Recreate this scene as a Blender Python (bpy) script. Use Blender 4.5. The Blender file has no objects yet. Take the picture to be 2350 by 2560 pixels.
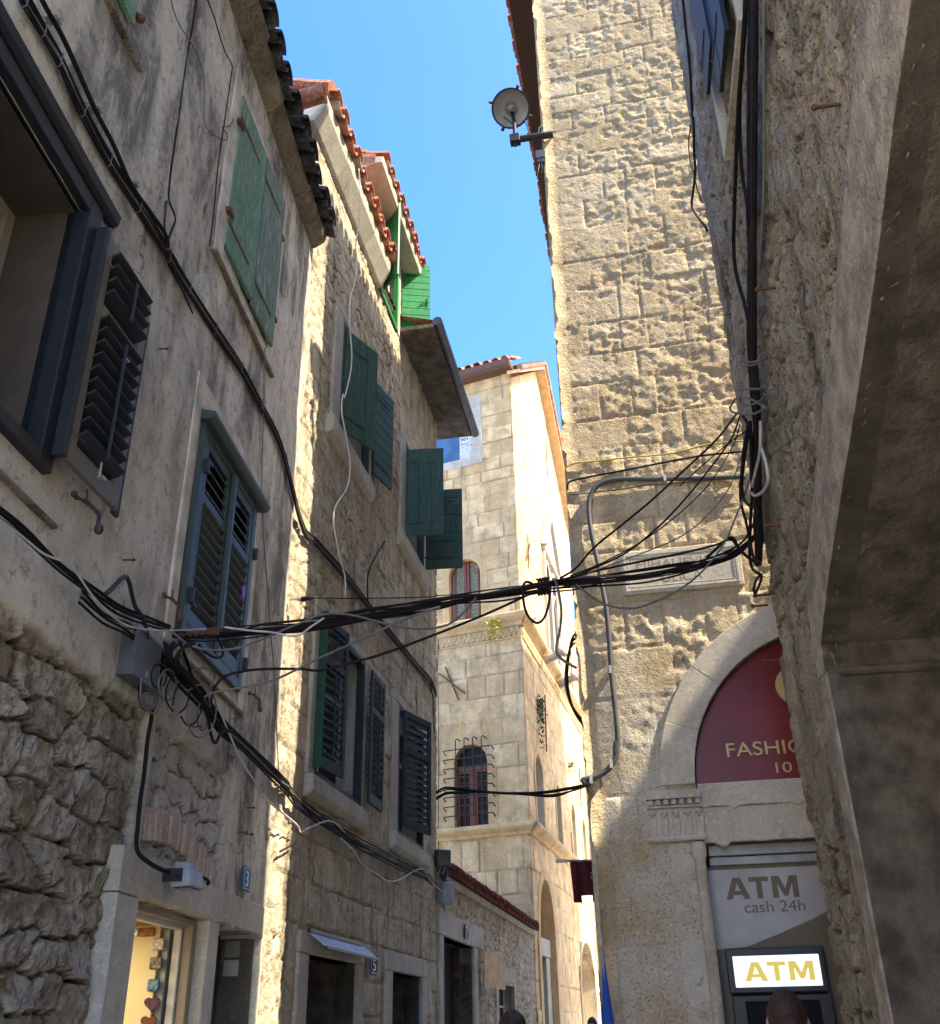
import bpy, bmesh, math, random
import numpy as np
random.seed(7)
# ------------------------------------------------------------------ scene, camera
SC = bpy.context.scene
COL = SC.collection
F = 2517.; PIT = math.radians(27.416); ROL = math.radians(1.06)
CAM = np.array([0, 0, 1.6])
_R0 = np.array([1, 0, 0.]); _U0 = np.array([0, -math.sin(PIT), math.cos(PIT)])
FW = np.array([0, math.cos(PIT), math.sin(PIT)])
RV = math.cos(ROL)*_R0 - math.sin(ROL)*_U0
UV = math.sin(ROL)*_R0 + math.cos(ROL)*_U0
cd = bpy.data.cameras.new('camera'); cam = bpy.data.objects.new('camera', cd); COL.objects.link(cam)
from mathutils import Matrix, Vector
M = Matrix(((RV[0], UV[0], -FW[0], CAM[0]), (RV[1], UV[1], -FW[1], CAM[1]), (RV[2], UV[2], -FW[2], CAM[2]), (0, 0, 0, 1)))
cam.matrix_world = M
cd.sensor_fit = 'HORIZONTAL'; cd.sensor_width = 36; cd.lens = F/2350*36; cd.clip_start = .05; cd.clip_end = 3000
SC.camera = cam
SC.cycles.use_denoising = True
SC.cycles.max_bounces = 10; SC.cycles.diffuse_bounces = 6
SC.view_settings.view_transform = 'Standard'; SC.view_settings.look = 'None'; SC.view_settings.gamma = 1

def ray(px, py): return RV*(px-1175)+UV*(1280-py)+FW*F      # survey: the direction a measured point of the photo lies in
class Wall:
    """a vertical plane: u runs along it, z up, o out of it"""
    def __init__(s, x, y, az, side=1):
        a = math.radians(az); s.x, s.y, s.az, s.side = x, y, az, side
        s.d = np.array([math.sin(a), math.cos(a), 0]); s.n = np.array([math.cos(a), -math.sin(a), 0])*side
        s.o = np.array([x, y, 0.])
    def uz(s, px, py, off=0):
        r = ray(px, py); t = ((s.o-CAM)@s.n+off)/(r@s.n); p = CAM+r*t
        return float((p-s.o)@s.d), float(p[2])
    def P(s, u, z, o=0):
        return (s.x+s.d[0]*u+s.n[0]*o, s.y+s.d[1]*u+s.n[1]*o, z)
    def X(s, px, py, off=0):
        u, z = s.uz(px, py, off); return s.P(u, z, off)
def between(p, q):
    return Wall(p[0], p[1], math.degrees(math.atan2(q[0]-p[0], q[1]-p[1])))
def azseg(x0, y0, x1, y1):
    n = np.cross(ray(x0, y0), ray(x1, y1)); d = np.cross(n, [0, 0, 1.]); a = math.degrees(math.atan2(d[0], d[1]))
    return (a+90) % 180-90
def Zm(ox, oy, k): return lambda *ps: [(ox+x*k, oy+y*k) for x, y in ps]
Z1 = Zm(0, 0, .4329); Z2 = Zm(0, 800, .4329); Z3 = Zm(0, 1600, .4769); Z4 = Zm(600, 200, .4329); Z5 = Zm(650, 900, .4329)
Z6 = Zm(650, 1700, .487); Z7 = Zm(1400, 1100, .514); Z8 = Zm(1450, 1760, .487); Z1b = Zm(1200, 0, .4329)
Y3 = Zm(1050, 850, .2732); Y4 = Zm(1050, 1400, .2484); Y5 = Zm(1050, 1900, .328); Y6 = Zm(250, 1400, .2981); Y7 = Zm(250, 2000, .2781)
X2 = Zm(1600, 0, .447); X4 = Zm(740, 1500, .3478); X5 = Zm(700, 2050, .2534); X6 = Zm(1800, 850, .4223); X7 = Zm(2000, 0, .447)

_az = math.radians(4.64)
A = Wall(-2.6*math.cos(_az), 2.6*math.sin(_az), 4.64)          # plastered house on the left
B = Wall(-1.8604, 9.2182, 9.97)                                # stone house beyond it
L = Wall(-0.6106, 16.328, 10.63)                               # low annex
Cf = Wall(1.4091, 27.089, -66.4, -1); Cr = Wall(1.4091, 27.089, 13.9)   # palace: front and street side
D = Wall(.9662, 8.6893, 101.4)                                 # corner tower
Dl = Wall(.9662, 8.6893, 10., -1)
E = Wall(2.3351, 7.2907, 188.)                                 # rough house on the right (u runs towards the camera)
Eb = Wall(2.3351, 7.2907, 115., -1)

# ------------------------------------------------------------------ objects
ROOT = {}
def tag(o, label=None, cat=None, group=None, kind=None):
    if label: o['label'] = label
    if cat: o['category'] = cat
    if group: o['group'] = group
    if kind: o['kind'] = kind
    return o
def thing(name, loc, label, cat, group=None):
    o = bpy.data.objects.new(name, None); COL.objects.link(o); o.location = loc; o.empty_display_size = .2
    ROOT[o.name] = np.array(loc, float); tag(o, label, cat, group); return o
def link(name, me, parent=None, loc=None):
    o = bpy.data.objects.new(name, me); COL.objects.link(o)
    if parent is not None:
        o.parent = parent; ROOT[o.name] = ROOT[parent.name]
    else:
        o.location = loc if loc is not None else (0, 0, 0); ROOT[o.name] = np.array(o.location, float)
    return o
class MB:
    def __init__(s): s.v = []; s.f = []; s.mi = []; s.m = 0
    def add(s, vs, fs):
        b = len(s.v); s.v += [tuple(map(float, v)) for v in vs]; s.f += [tuple(b+i for i in f) for f in fs]; s.mi += [s.m]*len(fs)
    def hexa(s, p):
        s.add(p, [(0, 1, 2, 3), (7, 6, 5, 4), (0, 4, 5, 1), (1, 5, 6, 2), (2, 6, 7, 3), (3, 7, 4, 0)])
    def box(s, W, u0, u1, z0, z1, o0, o1):
        s.hexa([W.P(u0, z0, o0), W.P(u1, z0, o0), W.P(u1, z1, o0), W.P(u0, z1, o0), W.P(u0, z0, o1), W.P(u1, z0, o1), W.P(u1, z1, o1), W.P(u0, z1, o1)])
    def prism(s, W, poly, o0, o1):
        n = len(poly); v = [W.P(u, z, o0) for u, z in poly]+[W.P(u, z, o1) for u, z in poly]
        s.add(v, [tuple(range(n))[::-1], tuple(range(n, 2*n))]+[(i, (i+1) % n, n+(i+1) % n, n+i) for i in range(n)])
    def xprism(s, W, sec, u0, u1, du0=0, du1=0):
        n = len(sec); v = [W.P(u0+du0*o, z, o) for o, z in sec]+[W.P(u1+du1*o, z, o) for o, z in sec]
        s.add(v, [tuple(range(n))[::-1], tuple(range(n, 2*n))]+[(i, (i+1) % n, n+(i+1) % n, n+i) for i in range(n)])
    def quad(s, a, b, c, d): s.add([a, b, c, d], [(0, 1, 2, 3)])
    def bar(s, p, q, w, h=None, up=(0, 0, 1)):
        h = h or w; p = np.array(p, float); q = np.array(q, float); d = q-p; d /= np.linalg.norm(d)+1e-9
        a = np.cross(d, up)
        if np.linalg.norm(a) < .05: a = np.cross(d, (1, 0, 0))
        a /= np.linalg.norm(a); b = np.cross(a, d); a = a*w/2; b = b*h/2
        s.hexa([p-a-b, p+a-b, p+a+b, p-a+b, q-a-b, q+a-b, q+a+b, q-a+b])
    def tube(s, pts, r, n=6, cap=True):
        pts = [np.array(p, float) for p in pts]; N = len(pts); rings = []; prev = None
        rr = r if hasattr(r, '__len__') else [r]*N
        for i in range(N):
            t = pts[min(i+1, N-1)]-pts[max(i-1, 0)]; t /= np.linalg.norm(t)+1e-9
            if prev is None:
                a = np.cross(t, (0, 0, 1));
                if np.linalg.norm(a) < .1: a = np.cross(t, (1, 0, 0))
            else: a = prev-t*(prev@t)
            a /= np.linalg.norm(a)+1e-9; prev = a; b = np.cross(t, a)
            rings.append([pts[i]+rr[i]*(math.cos(k*2*math.pi/n)*a+math.sin(k*2*math.pi/n)*b) for k in range(n)])
        fs = [(i*n+k, i*n+(k+1) % n, (i+1)*n+(k+1) % n, (i+1)*n+k) for i in range(N-1) for k in range(n)]
        if cap: fs += [tuple(range(n))[::-1], tuple((N-1)*n+k for k in range(n))]
        s.add([p for g in rings for p in g], fs)
    def lathe(s, c, axis, prof, n=24):
        """prof: list of (radius, distance along axis)"""
        c = np.array(c, float); ax = np.array(axis, float); ax /= np.linalg.norm(ax)
        a = np.cross(ax, (0, 0, 1));
        if np.linalg.norm(a) < .1: a = np.cross(ax, (1, 0, 0))
        a /= np.linalg.norm(a); b = np.cross(ax, a); v = []
        for r, h in prof: v += [c+ax*h+r*(math.cos(k*2*math.pi/n)*a+math.sin(k*2*math.pi/n)*b) for k in range(n)]
        m = len(prof); fs = [(i*n+k, i*n+(k+1) % n, (i+1)*n+(k+1) % n, (i+1)*n+k) for i in range(m-1) for k in range(n)]
        s.add(v, fs)
    def ball(s, c, r, n=10, m=7):
        r = r if hasattr(r, '__len__') else (r, r, r); v = []; fs = []
        for j in range(m+1):
            th = math.pi*j/m
            for k in range(n):
                ph = 2*math.pi*k/n; v.append((c[0]+r[0]*math.sin(th)*math.cos(ph), c[1]+r[1]*math.sin(th)*math.sin(ph), c[2]+r[2]*math.cos(th)))
        fs = [(j*n+k, j*n+(k+1) % n, (j+1)*n+(k+1) % n, (j+1)*n+k) for j in range(m) for k in range(n)]
        s.add(v, fs)
    def build(s, name, mats, parent=None, loc=None, bevel=0, smooth=False, weld=False, seg=1):
        if not isinstance(mats, (list, tuple)): mats = [mats]
        if parent is not None: base = ROOT[parent.name]
        elif loc is not None: base = np.array(loc, float)
        else:
            a = np.array(s.v); base = np.array([(a[:, 0].min()+a[:, 0].max())/2, (a[:, 1].min()+a[:, 1].max())/2, a[:, 2].min()]); loc = tuple(base)
        me = bpy.data.meshes.new(name)
        me.from_pydata([tuple(np.array(v)-base) for v in s.v], [], s.f)
        for m in mats: me.materials.append(m)
        me.polygons.foreach_set('material_index', s.mi)
        bm = bmesh.new(); bm.from_mesh(me)
        if weld: bmesh.ops.remove_doubles(bm, verts=bm.verts, dist=1e-5)
        bmesh.ops.recalc_face_normals(bm, faces=bm.faces); bm.to_mesh(me); bm.free()
        if smooth: me.polygons.foreach_set('use_smooth', [True]*len(me.polygons))
        me.update()
        o = link(name, me, parent, loc)
        if bevel:
            b = o.modifiers.new('bevel', 'BEVEL'); b.width = bevel; b.segments = seg; b.limit_method = 'ANGLE'; b.angle_limit = .7
        return o
def spline(pts, k=6):
    p = [np.array(q, float) for q in pts]; p = [2*p[0]-p[1]]+p+[2*p[-1]-p[-2]]; out = []
    for i in range(1, len(p)-2):
        for j in range(k):
            t = j/k; a, b, c, d = p[i-1], p[i], p[i+1], p[i+2]
            out.append(.5*(2*b+(c-a)*t+(2*a-5*b+4*c-d)*t*t+(3*b-3*c+d-a)*t**3))
    out.append(p[-2]); return out
# ------------------------------------------------------------------ noise and relief
def vnoise(x, y, seed=0):
    xi = np.floor(x).astype(np.int64); yi = np.floor(y).astype(np.int64); xf = x-xi; yf = y-yi
    xf = xf*xf*(3-2*xf); yf = yf*yf*(3-2*yf)
    def h(a, b):
        n = (a*374761393+b*668265263+seed*974634777) & 0xffffffff; n = ((n ^ (n >> 13))*1274126177) & 0xffffffff
        return ((n ^ (n >> 16)) & 0xffff)/65535.
    return (h(xi, yi)*(1-xf)+h(xi+1, yi)*xf)*(1-yf)+(h(xi, yi+1)*(1-xf)+h(xi+1, yi+1)*xf)*yf
def fbm(x, y, o=4, seed=0):
    t = 0; a = .5; s = 0
    for i in range(o): t = t+a*vnoise(x*2**i+i*7.3, y*2**i-i*3.1, seed+i); s += a; a *= .5
    return t/s-.5
def sm(a, b, x):
    t = np.clip((x-a)/(b-a), 0, 1); return t*t*(3-2*t)
def hsh(i, j, seed=0):
    n = (i*73856093 ^ j*19349663 ^ (seed*83492791)) & 0xffffffff; n = ((n ^ (n >> 15))*2246822519) & 0xffffffff; n = ((n ^ (n >> 13))*3266489917) & 0xffffffff
    return ((n ^ (n >> 16)) & 0xffff)/65535.
def ashlar(zs, lmin, lmax, seed=1, joint=.012, jd=.014, rough=.006, warp=.012, off=.006, pit=0., pitscale=30, u0=-2, u1=14, bad=0., first=None):
    """coursed blocks; zs = course lines or (z0, z1, hmin, hmax)"""
    rg = random.Random(seed)
    if isinstance(zs, tuple):
        z, z1, a, b = zs; zs = [z]
        while zs[-1] < z1: zs.append(zs[-1]+rg.uniform(a, b))
    zs = np.array(sorted(zs)); rows = []
    for i in range(len(zs)):
        r = [u0-rg.uniform(0, lmax)] if not first else [u0, u0+first[i % 2]*rg.uniform(.85, 1.2)]
        while r[-1] < u1: r.append(r[-1]+rg.uniform(lmin, lmax))
        rows.append(np.array(r))
    def f(U, Z):
        n1 = fbm(U*1.7, Z*1.7, 3, seed); n2 = fbm(U*1.7+40, Z*1.7, 3, seed+5)
        u = U+warp*2*n1; z = Z+warp*2*n2; ci = np.clip(np.searchsorted(zs, z)-1, 0, len(zs)-2)
        h = np.zeros_like(U); tone = np.zeros_like(U); d = np.minimum(z-zs[ci], zs[ci+1]-z)
        bi = np.zeros_like(ci); lo = np.zeros_like(U); hi = np.zeros_like(U)
        for c in np.unique(ci):
            m = ci == c; r = rows[c]; b = np.clip(np.searchsorted(r, u[m])-1, 0, len(r)-2)
            bi[m] = b; lo[m] = r[b]; hi[m] = r[b+1]
        d = np.minimum(d, np.minimum(u-lo, hi-u))
        d = d+joint*.5*fbm(U*14, Z*14, 2, seed+9)
        t = hsh(ci, bi, seed); t2 = hsh(ci, bi, seed+3); t3 = hsh(ci, bi, seed+4)
        jt = sm(0, joint, d)
        h = -jd*(1-jt)+off*(t-.5)*2*jt+(t2-.5)*off*(u-(lo+hi)/2)/lmax*2+(t3-.5)*off*3*(z-zs[ci])
        rr = rough*(.6+1.2*(t3 > .55))
        if first: rr = np.where(bi > 0, rr*1.5, rough*.6)
        h = h+rr*2*fbm(U*11, Z*11, 4, seed+2)
        if bad: h = h-(bi > 0 if first else 1)*bad*sm(.0, .16, fbm(U*8, Z*11, 5, seed+8)+(t2-.5)*.35)*(.6+fbm(U*17, Z*17, 3, seed+6)*2.4)
        if pit: h = h-pit*sm(.12, .3, fbm(U*pitscale, Z*pitscale, 2, seed+11))*(t > .25)
        return h, t, 1-jt
    return f
def rubble(cx, cz, seed=1, depth=.05, edge=.22, rough=.008, jit=.85):
    def f(U, Z):
        z = Z/cz+.25*fbm(U*1.3, Z*1.3, 2, seed); row = np.floor(z).astype(int)
        u = U/cx+.35*fbm(U*2, Z*2, 2, seed+1)
        F1 = np.full(U.shape, 9.); F2 = F1.copy(); T = np.zeros_like(U); DX = np.zeros_like(U); DZ = np.zeros_like(U); I = np.zeros(U.shape, int); J = I.copy()
        for dj in (-1, 0, 1):
            j = row+dj; sh = hsh(j, j*0+5, seed); us = u+sh; i0 = np.floor(us).astype(int)
            for di in (-1, 0, 1):
                i = i0+di
                px = i+.5+jit*(hsh(i, j, seed)-.5); pz = j+.5+jit*.7*(hsh(i, j, seed+7)-.5)
                sx = .75+.6*hsh(i, j, seed+9)
                dx = us-px; dz = z-pz; dd = ((np.abs(dx)/sx)**4+np.abs(dz)**4)**(1/4)
                c = dd < F1
                F2 = np.where(c, F1, np.minimum(F2, dd)); F1 = np.where(c, dd, F1)
                I = np.where(c, i, I); J = np.where(c, j, J); DX = np.where(c, dx, DX); DZ = np.where(c, dz, DZ)
        e = F2-F1+.06*fbm(U*12, Z*12, 3, seed+3)
        jt = sm(.03, edge, e); t = hsh(I, J, seed+2)
        fac = (hsh(I, J, seed+4)-.5)*DX+(hsh(I, J, seed+5)-.5)*DZ
        rd = np.abs(fbm(U*7+I*3.1, Z*8+J*1.7, 4, seed+12)); rd2 = np.abs(fbm(U*17, Z*17, 3, seed+13))
        h = depth*(jt-1)*(.7+.6*t)+depth*1.3*fac*jt+depth*.22*fbm(U*5+T, Z*6, 4, seed+6)*2*jt-depth*.9*rd*jt-rough*3*rd2+rough*2*fbm(U*16, Z*16, 3, seed+8)
        return h, t, 1-sm(.02, edge*.55, e)
    return f
def relief(name, W, u0, u1, z0, z1, res, field, mat, parent, rects=(), drop=None, off=0., skirt=.12, extra=None, rz=None, flat=None):
    rz = rz or res
    us = list(np.linspace(u0, u1, max(2, int((u1-u0)/res)+1))); zs = list(np.linspace(z0, z1, max(2, int((z1-z0)/rz)+1)))
    eu = [x for r in rects for x in r[:2] if u0 < x < u1]; ez = [x for r in rects for x in r[2:] if z0 < x < z1]
    us = np.array(sorted([x for x in us if all(abs(x-e) > res*.4 for e in eu)]+list(set(eu)))); zs = np.array(sorted([x for x in zs if all(abs(x-e) > rz*.4 for e in ez)]+list(set(ez))))
    U, Z = np.meshgrid(us, zs); r = field(U, Z); H, T, Mo = r[:3]; Q = r[3] if len(r) > 3 else np.zeros_like(H)
    nu, nz = len(us), len(zs)
    keep = np.ones((nz-1, nu-1), bool); Uc = (U[:-1, :-1]+U[1:, 1:])/2; Zc = (Z[:-1, :-1]+Z[1:, 1:])/2
    for a, b, c, d in rects: keep &= ~((Uc > a) & (Uc < b) & (Zc > c) & (Zc < d))
    if drop is not None: keep &= ~drop(Uc, Zc)
    H = H+off
    V = np.stack([W.x+W.d[0]*U+W.n[0]*H, W.y+W.d[1]*U+W.n[1]*H, Z], -1).reshape(-1, 3)
    idx = np.arange(nu*nz).reshape(nz, nu)
    q = np.stack([idx[:-1, :-1], idx[:-1, 1:], idx[1:, 1:], idx[1:, :-1]], -1)[keep]
    if W.side < 0: q = q[:, ::-1]
    # skirt round the open border
    ring = np.concatenate([idx[0, :], idx[1:, -1], idx[-1, :-1][::-1], idx[1:-1, 0][::-1]])
    back = V[ring]-W.n*skirt-W.n*0; n0 = len(V); V = np.concatenate([V, back]); m = len(ring); rb = n0+np.arange(m)
    q2 = np.stack([ring, rb, np.roll(rb, -1), np.roll(ring, -1)], -1)
    if drop is not None: dd = drop(U, Z).reshape(-1)[ring]; q2 = q2[~(dd | np.roll(dd, -1))]
    q = np.concatenate([q, q2])
    att = [np.concatenate([a.reshape(-1), a.reshape(-1)[ring]]) for a in (T, Mo, Q)]
    me = bpy.data.meshes.new(name); me.vertices.add(len(V)); V = V-ROOT[parent.name]
    me.vertices.foreach_set('co', V.astype(np.float32).ravel())
    me.loops.add(q.size); me.loops.foreach_set('vertex_index', q.astype(np.int32).ravel())
    me.polygons.add(len(q)); me.polygons.foreach_set('loop_start', np.arange(0, q.size, 4, dtype=np.int32)); me.polygons.foreach_set('loop_total', np.full(len(q), 4, dtype=np.int32))
    me.update(calc_edges=True); me.validate()
    for nm, a in zip(('tone', 'mort', 'mask'), att):
        at = me.attributes.new(nm, 'FLOAT', 'POINT'); at.data.foreach_set('value', a.astype(np.float32))
    sf = np.ones(len(me.polygons), bool)
    if flat == 'all': sf[:] = False
    elif flat == 'unmasked' and len(me.polygons) == len(q): sf = att[2][q].mean(1) > .5
    me.polygons.foreach_set('use_smooth', sf)
    me.materials.append(mat)
    return link(name, me, parent)
SKY_, SUN_, EXP_ = .15, 2.1, 2.6
# ------------------------------------------------------------------ materials
class NT:
    def __init__(s, name):
        s.mat = bpy.data.materials.new(name); s.mat.use_nodes = True; s.t = s.mat.node_tree; s.t.nodes.clear()
        s.out = s.n('ShaderNodeOutputMaterial'); s.b = s.n('ShaderNodeBsdfPrincipled'); s.l(s.b.outputs[0], s.out.inputs[0])
        s.co = s.n('ShaderNodeNewGeometry').outputs['Position']
    def n(s, t, **k):
        x = s.t.nodes.new(t)
        for a, v in k.items(): setattr(x, a, v)
        return x
    def l(s, a, b): s.t.links.new(a, b)
    def put(s, v, sock):
        if isinstance(v, bpy.types.NodeSocket): s.l(v, sock)
        elif isinstance(v, (tuple, list)) and len(v) == 3 and sock.type == 'RGBA': sock.default_value = (*v, 1)
        else: sock.default_value = v
    def map(s, sc=(1, 1, 1), rot=(0, 0, 0)):
        m = s.n('ShaderNodeMapping'); m.inputs['Scale'].default_value = sc; m.inputs['Rotation'].default_value = rot; s.l(s.co, m.inputs[0]); return m.outputs[0]
    def noise(s, scale, det=4, rough=.55, vec=None, dist=0):
        x = s.n('ShaderNodeTexNoise'); x.inputs['Scale'].default_value = scale; x.inputs['Detail'].default_value = det; x.inputs['Roughness'].default_value = rough; x.inputs['Distortion'].default_value = dist
        s.l(vec if vec is not None else s.co, x.inputs['Vector']); return x.outputs[0]
    def voro(s, scale, feat='F1', vec=None):
        x = s.n('ShaderNodeTexVoronoi', feature=feat); x.inputs['Scale'].default_value = scale; s.l(vec if vec is not None else s.co, x.inputs['Vector']); return x.outputs['Distance']
    def ramp(s, v, a, b, c0=0., c1=1.):
        x = s.n('ShaderNodeMapRange', interpolation_type='SMOOTHSTEP'); s.put(v, x.inputs[0])
        for i, q in enumerate((a, b, c0, c1)): x.inputs[i+1].default_value = q
        return x.outputs[0]
    def math(s, op, a, b=0.):
        x = s.n('ShaderNodeMath', operation=op); s.put(a, x.inputs[0]); s.put(b, x.inputs[1]); return x.outputs[0]
    def mix(s, f, a, b, mode='MIX'):
        x = s.n('ShaderNodeMix', data_type='RGBA', blend_type=mode); s.put(f, x.inputs[0]); s.put(a, x.inputs[6]); s.put(b, x.inputs[7]); return x.outputs[2]
    def island(s): return s.n('ShaderNodeNewGeometry').outputs['Random Per Island']
    def attr(s, nm): return s.n('ShaderNodeAttribute', attribute_name=nm).outputs['Fac']
    def bump(s, h, st=.5, dist=.01, nrm=None):
        x = s.n('ShaderNodeBump'); x.inputs['Strength'].default_value = st; x.inputs['Distance'].default_value = dist; s.l(h, x.inputs['Height'])
        if nrm is not None: s.l(nrm, x.inputs['Normal'])
        return x.outputs[0]
    def done(s, col, rough=.9, nrm=None, spec=.3, metal=0.):
        s.put(col, s.b.inputs['Base Color']); s.put(rough, s.b.inputs['Roughness']); s.b.inputs['Specular IOR Level'].default_value = spec; s.b.inputs['Metallic'].default_value = metal
        if nrm is not None: s.l(nrm, s.b.inputs['Normal'])
        return s.mat
def stone(name, ca, cb, mort, dark=(.09, .08, .07), dk=.5, light=None, lt=.3, bs=45, bst=.6, bd=.006, streak=.25, stripes=None, seed=0, grey=None):
    t = NT(name); v = t.map((1, 1, 1), (0, 0, seed*.37))
    tone = t.math('ADD', t.attr('tone'), t.math('MULTIPLY', t.island(), .5)); c = t.mix(tone, tuple(x*.9 for x in ca), tuple(x*1.08 for x in cb))
    if grey: c = t.mix(t.attr('mask'), c, t.mix(tone, grey, tuple(x*1.15 for x in grey)))
    c = t.mix(t.ramp(t.noise(2.3, 6, .6, v), .35, .7), c, tuple(x*.78 for x in ca))
    c = t.mix(t.math('MULTIPLY', t.ramp(t.noise(9, 8, .7, v), .48, .72), .55), c, tuple(x*.62 for x in cb))
    if light: c = t.mix(t.math('MULTIPLY', t.ramp(t.noise(3.1, 6, .65, t.map((1, 1, 1), (1, 0, 2))), .5, .68), lt), c, light)
    sv = t.map((1.6, 1.6, .28)); c = t.mix(t.math('MULTIPLY', t.ramp(t.noise(2.2, 7, .65, sv), .5, .72), dk), c, dark)
    c = t.mix(t.math('MULTIPLY', t.ramp(t.noise(55, 5, .75), .5, .66), .5), c, tuple(x*.45 for x in ca))
    c = t.mix(t.math('MULTIPLY', t.ramp(t.noise(24, 6, .7, t.map((1, 1, 1), (0, 2, 1))), .52, .66), .4), c, tuple(min(1, x*1.3) for x in cb))
    c = t.mix(t.math('MULTIPLY', t.attr('mort'), .8), c, mort)
    h = t.math('ADD', t.noise(bs, 6, .7), t.math('MULTIPLY', t.noise(bs*.3, 4, .6), 1.4))
    pv = t.ramp(t.voro(bs*1.1), .05, .3, 1, 0); c = t.mix(t.math('MULTIPLY', pv, .35), c, tuple(x*.4 for x in ca))
    h = t.math('SUBTRACT', h, t.math('MULTIPLY', pv, .9))
    return t.done(c, .93, t.bump(h, bst, bd), .2)
def plain(name, col, rough=.6, bs=0, bst=.3, bd=.004, var=.15, metal=0., spec=.4, scale=6, stretch=(1, 1, 1)):
    t = NT(name); v = t.map(stretch); c = t.mix(t.ramp(t.noise(scale, 5, .6, v), .3, .7), tuple(x*(1-var) for x in col), tuple(min(1, x*(1+var)) for x in col))
    n = t.bump(t.noise(bs, 4, .6, v), bst, bd) if bs else None
    return t.done(c, rough, n, spec, metal)
M_ = {}
M_['tower'] = stone('tower limestone', (.62, .475, .275), (.71, .57, .365), (.42, .31, .19), dark=(.25, .2, .14), dk=.4, light=(.62, .55, .43), lt=.4, bs=34, bst=.9, bd=.016, grey=(.56, .52, .43))
M_['tower2'] = stone('dressed limestone of the arch', (.61, .55, .44), (.68, .62, .51), (.5, .44, .34), dark=(.25, .21, .16), dk=.45, bs=50, bst=.6, bd=.004)
M_['house'] = stone('brown weathered stone', (.54, .435, .285), (.69, .59, .42), (.28, .21, .13), dark=(.12, .09, .06), dk=.9, light=(.52, .48, .40), lt=.5, bs=34, bst=1., bd=.014, seed=2)
M_['annex'] = stone('annex stone', (.52, .43, .29), (.62, .53, .38), (.17, .13, .08), dark=(.1, .08, .05), dk=.55, bs=30, bst=.8, bd=.012, seed=3)
M_['palace'] = stone('palace limestone', (.70, .46, .215), (.84, .61, .33), (.24, .17, .10), dark=(.24, .19, .13), dk=.5, light=(.80, .62, .37), lt=.4, bs=20, bst=.7, bd=.012, seed=4)
M_['rough'] = stone('eroded rough wall', (.33, .285, .22), (.45, .40, .315), (.11, .085, .06), dark=(.05, .043, .036), dk=.95, light=(.36, .335, .29), lt=.7, bs=26, bst=1., bd=.03, seed=5)
M_['trim'] = stone('worn stone trim', (.54, .49, .38), (.62, .57, .46), (.42, .37, .28), dark=(.2, .18, .14), dk=.45, light=(.6, .58, .52), lt=.5, bs=60, bst=.55, bd=.005, seed=6)
M_['trim2'] = stone('pale limestone door surround', (.58, .53, .42), (.66, .61, .50), (.46, .40, .3), dark=(.26, .22, .16), dk=.45, light=(.7, .67, .58), lt=.4, bs=60, bst=.6, bd=.006, seed=8)
M_['eave'] = stone('lichened eave stone', (.25, .205, .14), (.36, .30, .21), (.2, .17, .13), dark=(.06, .05, .04), dk=.85, light=(.45, .40, .30), lt=.6, bs=22, bst=1., bd=.035, seed=7)
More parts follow.
